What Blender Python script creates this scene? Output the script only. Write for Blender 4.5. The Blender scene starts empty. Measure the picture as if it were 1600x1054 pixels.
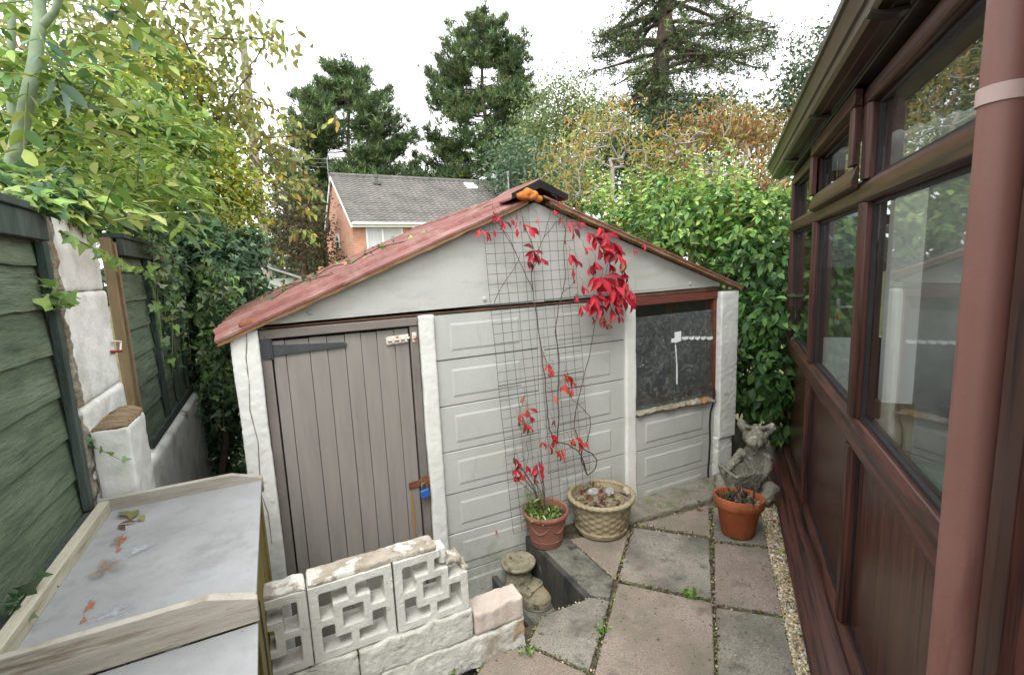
import bpy, math, random
import numpy as np
from mathutils import Vector, Matrix
R = math.radians
rng = np.random.default_rng(7)
random.seed(7)
scene = bpy.context.scene
COL = scene.collection

# ------------------------------------------------------------------ camera
FPX = 754.0
_p, _r, _y = R(8.24), R(-2.5), R(26.0)
CAMZ = 1.62
fw = np.array([math.sin(_y)*math.cos(_p), math.cos(_y)*math.cos(_p), -math.sin(_p)])
rt0 = np.array([math.cos(_y), -math.sin(_y), 0.0]); up0 = np.cross(rt0, fw)
rt = math.cos(_r)*rt0 + math.sin(_r)*up0
up = -math.sin(_r)*rt0 + math.cos(_r)*up0
CP = np.array([0, 0, CAMZ])
def ray(u, v): return (u-800)*rt - (v-527)*up + FPX*fw
def onz(u, v, z): d = ray(u, v); return CP + d*(z-CAMZ)/d[2]
def ony(u, v, Y): d = ray(u, v); return CP + d*Y/d[1]
def onx(u, v, X): d = ray(u, v); return CP + d*X/d[0]
def at(u, v, dist): d = ray(u, v); return CP + d*dist/(d@fw)
cam = bpy.data.cameras.new('camera'); camo = bpy.data.objects.new('camera', cam); COL.objects.link(camo)
cam.sensor_width = 36; cam.lens = 36*FPX/1600; cam.clip_end = 1000; cam.clip_start = 0.02
m = Matrix(((rt[0], up[0], -fw[0], 0), (rt[1], up[1], -fw[1], 0), (rt[2], up[2], -fw[2], CAMZ), (0, 0, 0, 1)))
camo.matrix_world = m
scene.camera = camo

# ------------------------------------------------------------------ materials
def L8(r, g, b):
    f = lambda c: ((c/255+.055)/1.055)**2.4 if c > 10 else c/255/12.92
    return (f(r), f(g), f(b))
def nodes_of(name):
    mt = bpy.data.materials.new(name); mt.use_nodes = True
    nt = mt.node_tree; nt.nodes.clear()
    out = nt.nodes.new('ShaderNodeOutputMaterial')
    b = nt.nodes.new('ShaderNodeBsdfPrincipled')
    nt.links.new(b.outputs[0], out.inputs[0])
    return mt, nt, b, out
def noise(nt, vec, scale, detail=5, rough=.6, dist=0):
    n = nt.nodes.new('ShaderNodeTexNoise'); n.inputs['Scale'].default_value = scale
    n.inputs['Detail'].default_value = detail; n.inputs['Roughness'].default_value = rough
    n.inputs['Distortion'].default_value = dist
    nt.links.new(vec, n.inputs['Vector']); return n.outputs['Fac']
def ramp(nt, fac, a, b, ca=None, cb=None):
    n = nt.nodes.new('ShaderNodeValToRGB'); e = n.color_ramp.elements
    e[0].position = a; e[1].position = b
    e[0].color = (*(ca or (0, 0, 0)), 1); e[1].color = (*(cb or (1, 1, 1)), 1)
    nt.links.new(fac, n.inputs[0]); return n.outputs[0]
def mix(nt, fac, a, b, mode='MIX'):
    n = nt.nodes.new('ShaderNodeMix'); n.data_type = 'RGBA'; n.blend_type = mode
    for s, v in ((n.inputs[0], fac), (n.inputs[6], a), (n.inputs[7], b)):
        if hasattr(v, 'links'): nt.links.new(v, s)
        elif isinstance(v, (int, float)): s.default_value = v
        else: s.default_value = (*v, 1)
    return n.outputs[2]
def M(name, c1, c2, scale=6, lo=.35, hi=.65, rough=.8, bump=.3, bscale=60, stretch=(1, 1, 1), spots=(), spec=.3, metal=0, bdist=.01, fine=0, coat=0, low=None):
    """noise-mixed surface; spots: (colour, scale, lo, hi[, stretch]) laid on top"""
    mt, nt, b, out = nodes_of(name)
    tc = nt.nodes.new('ShaderNodeTexCoord')
    mp = nt.nodes.new('ShaderNodeMapping'); mp.inputs['Scale'].default_value = stretch
    nt.links.new(tc.outputs['Object'], mp.inputs['Vector'])
    vec = mp.outputs[0]
    col = ramp(nt, noise(nt, vec, scale, 8, .65), lo, hi, c1, c2)
    if fine:
        f = ramp(nt, noise(nt, vec, bscale*1.7, 3, .7), .3, .7, (1-fine,)*3, (1+fine,)*3)
        col = mix(nt, 1.0, col, f, 'MULTIPLY')
    for s in spots:
        v2 = vec
        if len(s) > 4:
            m2 = nt.nodes.new('ShaderNodeMapping'); m2.inputs['Scale'].default_value = s[4]
            m2.inputs['Location'].default_value = (s[1]*.37, 1.3, s[2])
            nt.links.new(tc.outputs['Object'], m2.inputs['Vector']); v2 = m2.outputs[0]
        k = ramp(nt, noise(nt, v2, s[1], 6, .65), s[2], s[3])
        col = mix(nt, k, col, s[0])
    if low:      # algae and rain splash climbing from the foot: (colour, z where full, z where gone)
        sp_ = nt.nodes.new('ShaderNodeSeparateXYZ'); nt.links.new(tc.outputs['Object'], sp_.inputs[0])
        mr = nt.nodes.new('ShaderNodeMapRange'); mr.inputs[1].default_value = low[2]; mr.inputs[2].default_value = low[1]; nt.links.new(sp_.outputs[2], mr.inputs[0])
        md_ = nt.nodes.new('ShaderNodeMath'); md_.operation = 'MULTIPLY'; nt.links.new(mr.outputs[0], md_.inputs[0]); nt.links.new(ramp(nt, noise(nt, tc.outputs['Object'], 9, 6, .7), .42, .62), md_.inputs[1])
        col = mix(nt, md_.outputs[0], col, low[0])
    nt.links.new(col, b.inputs['Base Color'])
    b.inputs['Roughness'].default_value = rough
    b.inputs['Specular IOR Level'].default_value = spec
    b.inputs['Metallic'].default_value = metal
    b.inputs['Coat Weight'].default_value = coat
    if bump:
        bn = nt.nodes.new('ShaderNodeBump'); bn.inputs['Strength'].default_value = bump
        bn.inputs['Distance'].default_value = bdist
        nt.links.new(noise(nt, vec, bscale, 6, .6), bn.inputs['Height'])
        nt.links.new(bn.outputs[0], b.inputs['Normal'])
    return mt
def leafmat(name, trans=.35, rough=.45, spec=.4):
    mt, nt, b, out = nodes_of(name)
    at_ = nt.nodes.new('ShaderNodeAttribute'); at_.attribute_name = 'Col'
    nt.links.new(at_.outputs['Color'], b.inputs['Base Color'])
    b.inputs['Roughness'].default_value = rough; b.inputs['Specular IOR Level'].default_value = spec
    if trans:
        t = nt.nodes.new('ShaderNodeBsdfTranslucent'); nt.links.new(at_.outputs['Color'], t.inputs[0])
        ms = nt.nodes.new('ShaderNodeMixShader'); ms.inputs[0].default_value = trans
        nt.links.new(b.outputs[0], ms.inputs[1]); nt.links.new(t.outputs[0], ms.inputs[2])
        nt.links.new(ms.outputs[0], out.inputs[0])
    return mt
def glassmat(name, tint=(.9, .95, .93), ior=1.5, bump=0, bscale=40, haze=0):
    mt, nt, b, out = nodes_of(name); nt.nodes.remove(b)
    lw = nt.nodes.new('ShaderNodeLayerWeight'); pw_ = nt.nodes.new('ShaderNodeMath'); pw_.operation = 'POWER'; pw_.inputs[1].default_value = 4.2
    nt.links.new(lw.outputs['Facing'], pw_.inputs[0]); fr = nt.nodes.new('ShaderNodeMath'); fr.operation = 'MULTIPLY_ADD'; r0_ = ((ior-1)/(ior+1))**2
    nt.links.new(pw_.outputs[0], fr.inputs[0]); fr.inputs[1].default_value = .92-r0_; fr.inputs[2].default_value = r0_
    tr = nt.nodes.new('ShaderNodeBsdfTransparent'); tr.inputs[0].default_value = (*tint, 1)
    gl = nt.nodes.new('ShaderNodeBsdfGlossy'); gl.inputs['Roughness'].default_value = .0 if not haze else .12
    ms = nt.nodes.new('ShaderNodeMixShader')
    nt.links.new(fr.outputs[0], ms.inputs[0]); nt.links.new(tr.outputs[0], ms.inputs[1]); nt.links.new(gl.outputs[0], ms.inputs[2])
    last = ms.outputs[0]
    if haze:
        df = nt.nodes.new('ShaderNodeBsdfDiffuse'); df.inputs[0].default_value = (.25, .29, .3, 1)
        m2 = nt.nodes.new('ShaderNodeMixShader'); tch = nt.nodes.new('ShaderNodeTexCoord')
        df.inputs[0].default_value = (.30, .33, .33, 1)
        rd_ = ramp(nt, noise(nt, tch.outputs['Object'], 8, 3, .5, 2.2), .465, .535, (haze*1.1,)*3, (haze*1.1,)*3)
        e_ = rd_.node.color_ramp.elements.new(.5); e_.color = (.55, .55, .55, 1)  # pale ripple lines painted into the diffuse stand for highlights on the moulded glass
        pm = nt.nodes.new('ShaderNodeMath'); pm.operation = 'MULTIPLY'; nt.links.new(rd_, pm.inputs[0]); nt.links.new(ramp(nt, noise(nt, tch.outputs['Object'], 5, 4), .3, .75, (.35,)*3, (1.1,)*3), pm.inputs[1])
        nt.links.new(pm.outputs[0], m2.inputs[0])
        nt.links.new(last, m2.inputs[1]); nt.links.new(df.outputs[0], m2.inputs[2]); last = m2.outputs[0]
    if bump:
        tc = nt.nodes.new('ShaderNodeTexCoord'); bn = nt.nodes.new('ShaderNodeBump')
        bn.inputs['Strength'].default_value = bump; bn.inputs['Distance'].default_value = .02
        nt.links.new(noise(nt, tc.outputs['Object'], bscale, 3, .5, 1.2), bn.inputs['Height'])
        nt.links.new(bn.outputs[0], gl.inputs['Normal']); nt.links.new(bn.outputs[0], lw.inputs['Normal'])
    nt.links.new(last, out.inputs[0]); return mt

MT = {}
MT['paint'] = M('shed_paint', L8(180, 182, 175), L8(190, 192, 186), 3, rough=.75, bump=.12, bscale=90,
                spots=((L8(164, 166, 157), 5, .58, .82), (L8(158, 158, 148), 6, .64, .82, (5, 5, .7)), (L8(118, 116, 100), 34, .7, .77)), low=(L8(132, 134, 112), .05, .5), fine=.04)
MT['gable'] = M('gable_sheet', L8(182, 183, 176), L8(191, 192, 187), 2.5, rough=.75, bump=.08, bscale=50,
                spots=((L8(146, 146, 134), 16, .7, .78), (L8(166, 168, 158), 2, .52, .75, (1.5, 1, 5)), (L8(160, 160, 150), 4, .6, .8, (6, 6, .8))), fine=.04)
MT['render_white'] = M('white_masonry_paint', L8(216, 218, 211), L8(228, 229, 223), 7, rough=.9, bump=.35, bscale=70, bdist=.008,
                       spots=((L8(160, 160, 140), 13, .66, .8), (L8(112, 104, 86), 22, .71, .78)))
MT['render_old'] = M('flaking_masonry_paint', L8(222, 223, 216), L8(234, 235, 230), 7, rough=.95, bump=.45, bscale=60, bdist=.01,
                       spots=((L8(150, 136, 110), 4, .66, .69), (L8(108, 104, 92), 22, .69, .76), (L8(186, 187, 176), 3, .5, .7)))
MT['base_paint'] = M('dirty_base_paint', L8(188, 188, 178), L8(208, 208, 199), 6, rough=.95, bump=.6, bscale=60, fine=.1,
   spots=((L8(150, 146, 130), 5, .52, .68), (L8(164, 144, 116), 3.5, .64, .69), (L8(96, 92, 80), 26, .66, .74), (L8(118, 116, 100), 8, .58, .7, (1, 1, 6))))
MT['screen'] = M('screen_block_paint', L8(200, 200, 192), L8(214, 213, 206), 8, rough=.95, bump=.5, bscale=120,
                 spots=((L8(160, 157, 142), 6, .56, .72), (L8(140, 136, 118), 20, .64, .74), (L8(96, 92, 78), 42, .7, .78)))
MT['coping'] = M('bare_block_top', L8(148, 138, 122), L8(186, 178, 164), 9, rough=.95, bump=.8, bscale=60,
                 spots=((L8(218, 216, 208), 7, .5, .56), (L8(110, 100, 82), 30, .62, .7)))
MT['door'] = M('grey_door_paint', L8(135, 130, 124), L8(148, 143, 136), 4, rough=.6, bump=.08, bscale=40, stretch=(4, 4, .5),
               spots=((L8(104, 98, 93), 3, .6, .8, (3, 3, .6)), (L8(142, 135, 130), 16, .73, .8)))
MT['doorframe'] = M('grey_frame_paint', L8(116, 110, 104), L8(130, 123, 116), 6, rough=.65, bump=.15, bscale=50,
                    spots=((L8(150, 110, 84), 18, .72, .78),))
MT['blackiron'] = M('black_iron', L8(56, 58, 62), L8(74, 75, 78), 12, rough=.55, bump=.2, spec=.5, spots=((L8(110, 84, 62), 30, .72, .8),))
MT['rust'] = M('rusty_iron', L8(98, 58, 40), L8(136, 84, 58), 30, rough=.8, bump=.4)
MT['rustwhite'] = M('flaking_white_bolt', L8(226, 220, 210), L8(208, 196, 180), 20, rough=.7, bump=.3, spots=((L8(176, 104, 58), 24, .55, .62),))
MT['bluelock'] = M('blue_plastic', L8(40, 90, 160), L8(52, 106, 180), 10, rough=.4, bump=.05, spec=.5)
MT['steel'] = M('steel', L8(150, 150, 150), L8(180, 180, 180), 20, rough=.35, metal=.8, bump=.05)
MT['redroof'] = M('red_roof_paint', L8(110, 68, 63), L8(134, 90, 83), 5, rough=.75, bump=.35, bscale=70, fine=.1,
                  spots=((L8(144, 116, 109), 8, .48, .7), (L8(112, 98, 84), 14, .62, .74), (L8(92, 82, 62), 40, .66, .74), (L8(176, 156, 140), 55, .68, .74)))
MT['verge'] = M('weathered_verge', L8(128, 92, 66), L8(164, 132, 98), 10, rough=.9, bump=.4, stretch=(1, 1, 1),
                spots=((L8(112, 106, 60), 9, .55, .68), (L8(96, 60, 40), 20, .62, .72)))
MT['redwood'] = M('red_window_wood', L8(92, 48, 38), L8(118, 68, 54), 8, rough=.6, bump=.2, stretch=(.6, 3, 3), spots=((L8(150, 118, 96), 14, .7, .78),))
MT['foam'] = M('orange_filler_foam', L8(158, 88, 34), L8(200, 126, 58), 24, rough=.85, bump=.8, bscale=30, spots=((L8(150, 80, 30), 20, .62, .7),))
MT['black'] = M('dark_void', L8(26, 24, 24), L8(38, 36, 36), 8, rough=.9)
MT['inside'] = M('shed_inside', L8(104, 106, 96), L8(128, 128, 118), 4, rough=.9)
MT['mesh'] = M('coated_wire', L8(58, 62, 60), L8(80, 84, 80), 40, rough=.6)
MT['slab_pink'] = M('pink_slab', L8(132, 119, 109), L8(154, 142, 131), 3.5, rough=.9, bump=.6, bscale=75, bdist=.006, fine=.34,
                    spots=((L8(122, 116, 102), 2.6, .46, .66), (L8(112, 102, 92), 7, .56, .7), (L8(66, 60, 54), 42, .6, .68), (L8(182, 176, 164), 22, .69, .72), (L8(108, 110, 84), 4, .62, .74)))
MT['slab_grey'] = M('grey_slab', L8(124, 120, 110), L8(146, 142, 131), 3, rough=.9, bump=.6, bscale=75, bdist=.006, fine=.36,
                    spots=((L8(104, 102, 92), 3.4, .46, .64), (L8(92, 90, 82), 9, .56, .7), (L8(56, 54, 49), 40, .6, .68), (L8(104, 108, 78), 5, .62, .74), (L8(186, 183, 172), 24, .70, .73), (L8(150, 128, 114), 2.2, .56, .75)))
MT['kerb'] = M('dark_concrete', L8(84, 84, 78), L8(128, 126, 114), 9, rough=.95, bump=.6, bscale=90, fine=.32,
               spots=((L8(164, 160, 144), 24, .66, .72), (L8(56, 56, 52), 7, .56, .68)))
MT['kerb_dark'] = M('black_stained_concrete', L8(50, 51, 50), L8(84, 84, 78), 6, rough=.95, bump=.6, bscale=60, stretch=(1, 1, .5),
                    spots=((L8(150, 146, 128), 13, .64, .7),))
MT['joint'] = M('dark_joint_soil', L8(76, 68, 56), L8(110, 100, 82), 30, rough=1, bump=.8, bscale=120)
MT['soil'] = M('potting_soil', L8(46, 38, 32), L8(90, 76, 62), 60, rough=1, bump=1, bscale=80, bdist=.02)
MT['ground'] = M('garden_ground', L8(70, 76, 44), L8(100, 96, 66), .8, rough=1, bump=.6, bscale=8)
MT['gravelbed'] = M('gravel_bed', L8(110, 104, 86), L8(150, 142, 120), 60, rough=1, bump=1, bscale=90, bdist=.02)
MT['terra_plastic'] = M('plastic_terracotta', L8(134, 88, 74), L8(152, 106, 92), 6, rough=.55, bump=.08, spots=((L8(190, 140, 124), 10, .64, .78),))
MT['terra'] = M('fired_terracotta', L8(152, 82, 50), L8(172, 100, 66), 6, rough=.85, bump=.2, bscale=80,
                spots=((L8(132, 62, 34), 4, .56, .66), (L8(204, 158, 124), 9, .62, .76)))
MT['basket'] = M('reconstituted_stone', L8(144, 133, 104), L8(170, 160, 132), 7, rough=.95, bump=.6, bscale=110, fine=.18,
                 spots=((L8(112, 102, 72), 9, .58, .7), (L8(124, 112, 76), 3, .5, .7)))
MT['statue'] = M('lichened_stone', L8(118, 116, 104), L8(162, 158, 144), 14, rough=.95, bump=.9, bscale=80, bdist=.012, fine=.3,
                 spots=((L8(206, 202, 186), 22, .6, .66), (L8(56, 54, 46), 16, .58, .68)))
MT['boot'] = M('mossy_stone', L8(124, 120, 100), L8(162, 156, 132), 12, rough=.95, bump=.9, bscale=90, bdist=.01, fine=.3,
               spots=((L8(84, 80, 66), 18, .58, .66), (L8(176, 150, 98), 5, .58, .72)))
MT['flint'] = M('flint', L8(120, 114, 108), L8(186, 180, 172), 14, rough=.7, bump=.4, spots=((L8(240, 238, 232), 16, .55, .58), (L8(60, 56, 54), 20, .6, .64)))
MT['fence'] = M('green_fence_stain', L8(80, 95, 76), L8(106, 119, 97), 3, rough=.85, bump=.7, bscale=26, stretch=(6, 1, 6), bdist=.006, fine=.12,
                spots=((L8(122, 136, 112), 2.4, .54, .72, (3, .6, 3)), (L8(62, 70, 58), 4, .56, .7, (5, .7, 6)), (L8(72, 84, 68), 9, .52, .68, (9, .4, 9)), (L8(116, 128, 106), 12, .6, .76, (9, .35, 9)), (L8(160, 156, 128), 40, .7, .76), (L8(104, 98, 66), 5, .62, .72)))
MT['fenceframe'] = M('dark_green_batten', L8(54, 66, 60), L8(78, 90, 82), 4, rough=.85, bump=.6, bscale=30, stretch=(5, 5, 1), spots=((L8(120, 122, 96), 9, .68, .78),))
MT['rawwood'] = M('raw_timber', L8(122, 104, 78), L8(146, 128, 100), 6, rough=.8, bump=.4, stretch=(6, 6, .7), spots=((L8(112, 84, 52), 8, .6, .7),))
MT['greywood'] = M('silvered_timber', L8(150, 144, 132), L8(180, 175, 164), 3, rough=.85, bump=.5, bscale=40, stretch=(1, 1, 9), bdist=.004,
                   spots=((L8(128, 116, 96), 4, .55, .7, (1, 1, 12)), (L8(120, 112, 80), 8, .62, .74)))
MT['olivewood'] = M('algae_timber', L8(112, 102, 50), L8(146, 134, 80), 4, rough=.85, bump=.5, bscale=40, stretch=(8, 8, .8), spots=((L8(84, 78, 42), 5, .55, .7),))
MT['zinc'] = M('zinc_sheet', L8(148, 150, 151), L8(162, 164, 165), 3, rough=.5, bump=.1, bscale=20, spec=.5, metal=.15,
               spots=((L8(132, 134, 134), 7, .5, .75), (L8(168, 172, 176), 4, .56, .8), (L8(142, 138, 126), 2.2, .58, .75), (L8(104, 106, 106), 50, .66, .75)))
MT['ruststain'] = M('rust_stain', L8(150, 96, 56), L8(186, 140, 104), 40, rough=.8, bump=.2)
MT['salt'] = M('zinc_bloom', L8(190, 198, 208), L8(168, 176, 184), 40, rough=.8, bump=.1)
MT['stonecap'] = M('split_stone', L8(116, 98, 74), L8(160, 140, 112), 9, rough=.95, bump=1, bscale=18, stretch=(1, 4, 4), bdist=.02, spots=((L8(86, 72, 54), 14, .58, .66),))
MT['rubble'] = M('rubble_end', L8(120, 110, 92), L8(172, 166, 152), 10, rough=.95, bump=1, bscale=40, bdist=.02, spots=((L8(156, 120, 84), 6, .56, .62), (L8(72, 68, 60), 18, .62, .7)))
MT['upvc'] = M('rosewood_upvc', L8(72, 44, 38), L8(90, 57, 48), 4, rough=.36, bump=.06, bscale=60, stretch=(.5, 12, 12), spec=.32, fine=.1,
               spots=((L8(34, 25, 24), 5, .46, .62, (.4, 11, 11)),))
MT['upvc_v'] = M('rosewood_upvc_upright', L8(72, 42, 37), L8(90, 55, 47), 4, rough=.36, bump=.06, bscale=60, stretch=(12, 12, .5), spec=.32, fine=.1,
                 spots=((L8(34, 25, 24), 5, .46, .62, (11, 11, .4)),))
MT['upvc_panel'] = M('rosewood_panel', L8(68, 42, 36), L8(86, 55, 45), 3, rough=.26, bump=.05, bscale=60, stretch=(12, 12, .5), spec=.5, fine=.1,
                     spots=((L8(44, 30, 27), 6, .44, .62, (12, 12, .4)),))
MT['gasket'] = M('black_gasket', L8(34, 34, 36), L8(44, 44, 46), 10, rough=.5)
MT['gutter'] = M('brown_gutter', L8(54, 41, 37), L8(72, 56, 48), 3, rough=.35, bump=.1, bscale=20, stretch=(.5, 6, 6), spec=.5, spots=((L8(90, 72, 60), 3, .56, .78, (.6, 9, 9)),))
MT['fascia'] = M('dark_fascia', L8(40, 36, 36), L8(54, 48, 46), 3, rough=.25, bump=.03, spec=.5)
MT['pipe'] = M('brown_downpipe', L8(114, 79, 71), L8(126, 91, 82), 3, rough=.5, bump=.08, bscale=120, spec=.4, fine=.06, spots=((L8(140, 112, 104), 30, .74, .8, (1, 1, .3)), (L8(96, 62, 56), 5, .58, .75, (5, 5, .5)), (L8(124, 86, 78), 2, .5, .75, (2, 2, .6)),))
MT['strap'] = M('faded_pipe_clip', L8(172, 150, 144), L8(182, 162, 156), 8, rough=.5, bump=.04)
MT['plaster'] = M('house_wall_render', L8(226, 228, 224), L8(236, 238, 234), 4, rough=.9, bump=.2, spots=((L8(188, 186, 174), 6, .64, .76),))
MT['whiteup'] = M('white_plastic', L8(224, 226, 226), L8(234, 236, 236), 4, rough=.4, bump=.0)
MT['inside_grey'] = M('conservatory_inside_grey', L8(150, 151, 148), L8(174, 175, 172), 3, rough=.95, bump=.1)
MT['boards'] = M('conservatory_floor', L8(120, 108, 92), L8(152, 138, 120), 4, rough=.5, bump=.1, stretch=(1, 10, 1))
MT['greenbox'] = M('green_plastic', L8(48, 82, 66), L8(58, 96, 78), 4, rough=.5)
MT['redleafless'] = M('red_fob', L8(150, 50, 46), L8(170, 70, 60), 10, rough=.6)
MT['bark'] = M('bark', L8(78, 66, 54), L8(116, 102, 88), 8, rough=.95, bump=1, bscale=14, stretch=(3, 3, .6), bdist=.03)
MT['bark_grey'] = M('pale_bark', L8(150, 144, 136), L8(184, 180, 172), 8, rough=.95, bump=.6, bscale=30, spots=((L8(100, 94, 84), 9, .58, .68),))
MT['bark_red'] = M('redwood_bark', L8(84, 72, 64), L8(116, 100, 90), 1.5, rough=.95, bump=1, bscale=6, stretch=(4, 4, .3), bdist=.1)
MT['bark_green'] = M('green_elder_bark', L8(112, 130, 104), L8(138, 152, 126), 6, rough=.7, bump=.25, bscale=40, spots=((L8(150, 140, 110), 24, .7, .76), (L8(92, 108, 84), 5, .56, .7)))
MT['stem_red'] = M('red_shoot', L8(128, 84, 56), L8(150, 104, 76), 10, rough=.7)
MT['stem_brown'] = M('vine_stem', L8(66, 56, 48), L8(96, 82, 70), 20, rough=.85, bump=.4)
MT['stem_green'] = M('green_stem', L8(110, 126, 70), L8(130, 140, 86), 10, rough=.7)
MT['pole'] = M('weathered_pole', L8(118, 108, 98), L8(144, 134, 124), 3, rough=.9, bump=.4, stretch=(6, 6, .4), spots=((L8(140, 96, 72), 2, .56, .72),))
MT['leaf'] = leafmat('leaf')
MT['leaf_gloss'] = leafmat('glossy_leaf', .3, .48, .35)
MT['needle'] = leafmat('needle', .15, .6, .25)
MT['redleaf'] = leafmat('red_creeper_leaf', .22, .5, .35)
MT['chipping'] = leafmat('chipping', 0, .9, .3)
MT['glass'] = glassmat('window_glass', (.93, .96, .95), 1.42)
MT['frost'] = glassmat('patterned_glass', (.74, .79, .77), 1.75, bump=1.0, bscale=22, haze=.14)
MT['fglass'] = glassmat('far_glass', (.4, .44, .46), 1.6)
MT['rooflight'] = M('rooflight_glass', L8(170, 186, 200), L8(190, 204, 214), 2, rough=.1, bump=0, spec=.6)
MT['tape'] = M('white_tape', L8(222, 228, 230), L8(236, 240, 240), 20, rough=.5, bump=.2)
MT['cable'] = M('black_cable', L8(30, 30, 32), L8(44, 44, 44), 10, rough=.6)
MT['netting'] = M('net_curtain', L8(206, 208, 206), L8(180, 184, 184), 2, rough=.9, stretch=(14, 14, .5), bump=0)
MT['dish'] = M('dish_mesh', L8(92, 90, 90), L8(110, 106, 104), 10, rough=.7)
MT['white'] = M('white_gloss', L8(224, 224, 220), L8(236, 236, 232), 3, rough=.5, bump=0)

def brickmat(name, c1, c2, mortar, sx, sz, w=.215, h=.075):
    mt, nt, b, out = nodes_of(name)
    tc = nt.nodes.new('ShaderNodeTexCoord'); sp = nt.nodes.new('ShaderNodeSeparateXYZ'); cb = nt.nodes.new('ShaderNodeCombineXYZ')
    nt.links.new(tc.outputs['Object'], sp.inputs[0])
    ad = nt.nodes.new('ShaderNodeMath'); nt.links.new(sp.outputs[0], ad.inputs[0]); nt.links.new(sp.outputs[1], ad.inputs[1])
    nt.links.new(ad.outputs[0], cb.inputs[0]); nt.links.new(sp.outputs[2], cb.inputs[1])
    br = nt.nodes.new('ShaderNodeTexBrick'); nt.links.new(cb.outputs[0], br.inputs[0])
    br.inputs['Color1'].default_value = (*c1, 1); br.inputs['Color2'].default_value = (*c2, 1); br.inputs['Mortar'].default_value = (*mortar, 1)
    br.inputs['Scale'].default_value = 1; br.inputs['Brick Width'].default_value = w; br.inputs['Row Height'].default_value = h
    br.inputs['Mortar Size'].default_value = .008
    c = mix(nt, 1.0, br.outputs[0], ramp(nt, noise(nt, tc.outputs['Object'], 1.5), .3, .7, (.85,)*3, (1.1,)*3), 'MULTIPLY')
    nt.links.new(c, b.inputs['Base Color']); b.inputs['Roughness'].default_value = .9
    return mt
MT['brick'] = brickmat('orange_brick', L8(176, 116, 88), L8(196, 138, 110), L8(176, 160, 144), 1, 1)
MT['tile'] = M('concrete_roof_tile', L8(98, 96, 92), L8(120, 117, 112), 1.2, rough=.9, bump=.2, bscale=10, fine=.15,
               spots=((L8(86, 80, 73), 3, .55, .7), (L8(136, 131, 122), 9, .66, .74)))

# ------------------------------------------------------------------ mesh helpers
class MB:
    def __init__(s): s.v = []; s.f = []
    def add(s, vs, fs):
        o = len(s.v); s.v += [tuple(map(float, p)) for p in vs]; s.f += [tuple(o+i for i in f) for f in fs]; return s
    def box(s, x0, x1, y0, y1, z0, z1):
        return s.add([(x0, y0, z0), (x1, y0, z0), (x1, y1, z0), (x0, y1, z0), (x0, y0, z1), (x1, y0, z1), (x1, y1, z1), (x0, y1, z1)],
                     [(0, 3, 2, 1), (4, 5, 6, 7), (0, 1, 5, 4), (1, 2, 6, 5), (2, 3, 7, 6), (3, 0, 4, 7)])
    def prism(s, poly, d0, d1, axis='z'):
        """poly: 2-D outline; axis z: (x,y); y: (x,z); x: (y,z)"""
        n = len(poly)
        def P(a, d): return {'z': (a[0], a[1], d), 'y': (a[0], d, a[1]), 'x': (d, a[0], a[1])}[axis]
        vs = [P(a, d0) for a in poly]+[P(a, d1) for a in poly]
        fs = [tuple(range(n))[::-1], tuple(range(n, 2*n))]+[(i, (i+1) % n, n+(i+1) % n, n+i) for i in range(n)]
        return s.add(vs, fs)
    def tube(s, pts, rad, n=6, cap=True):
        pts = [np.array(p, float) for p in pts]; k = len(pts)
        if not hasattr(rad, '__len__'): rad = [rad]*k
        vs = []; prev = None
        for i, p in enumerate(pts):
            t = pts[min(i+1, k-1)]-pts[max(i-1, 0)]; t = t/(np.linalg.norm(t)+1e-9)
            if prev is None:
                a = np.array([0, 0, 1.]) if abs(t[2]) < .9 else np.array([1., 0, 0])
                u = np.cross(t, a)
            else: u = prev-t*(prev@t)
            u /= np.linalg.norm(u)+1e-9; prev = u; w = np.cross(t, u)
            for j in range(n):
                an = 2*math.pi*j/n
                vs.append(p+rad[i]*(math.cos(an)*u+math.sin(an)*w))
        fs = [(i*n+j, i*n+(j+1) % n, (i+1)*n+(j+1) % n, (i+1)*n+j) for i in range(k-1) for j in range(n)]
        if cap: fs += [tuple(range(n))[::-1], tuple(range((k-1)*n, k*n))]
        return s.add(vs, fs)
    def lathe(s, prof, c, n=40, close=False):
        k = len(prof); vs = []
        for (r, z) in prof:
            for j in range(n):
                a = 2*math.pi*j/n; vs.append((c[0]+r*math.cos(a), c[1]+r*math.sin(a), c[2]+z))
        fs = [(i*n+j, i*n+(j+1) % n, (i+1)*n+(j+1) % n, (i+1)*n+j) for i in range(k-1) for j in range(n)]
        if close: fs += [tuple(range(n))[::-1], tuple(range((k-1)*n, k*n))]
        return s.add(vs, fs)
    def ell(s, c, r, n=14, m=9, rotz=0):
        vs = []; fs = []
        ca, sa = math.cos(rotz), math.sin(rotz)
        for i in range(m+1):
            th = math.pi*i/m
            for j in range(n):
                a = 2*math.pi*j/n
                x, y, z = r[0]*math.sin(th)*math.cos(a), r[1]*math.sin(th)*math.sin(a), r[2]*math.cos(th)
                vs.append((c[0]+x*ca-y*sa, c[1]+x*sa+y*ca, c[2]+z))
        for i in range(m):
            for j in range(n): fs.append((i*n+j, (i+1)*n+j, (i+1)*n+(j+1) % n, i*n+(j+1) % n))
        return s.add(vs, fs)
    def obox(s, c, ax, ay, az):
        c, ax, ay, az = [np.array(q, float) for q in (c, ax, ay, az)]
        vs = [c+sx*ax+sy*ay+sz*az for sz in (-1, 1) for sx, sy in ((-1, -1), (1, -1), (1, 1), (-1, 1))]
        return s.add(vs, [(0, 3, 2, 1), (4, 5, 6, 7), (0, 1, 5, 4), (1, 2, 6, 5), (2, 3, 7, 6), (3, 0, 4, 7)])

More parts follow.
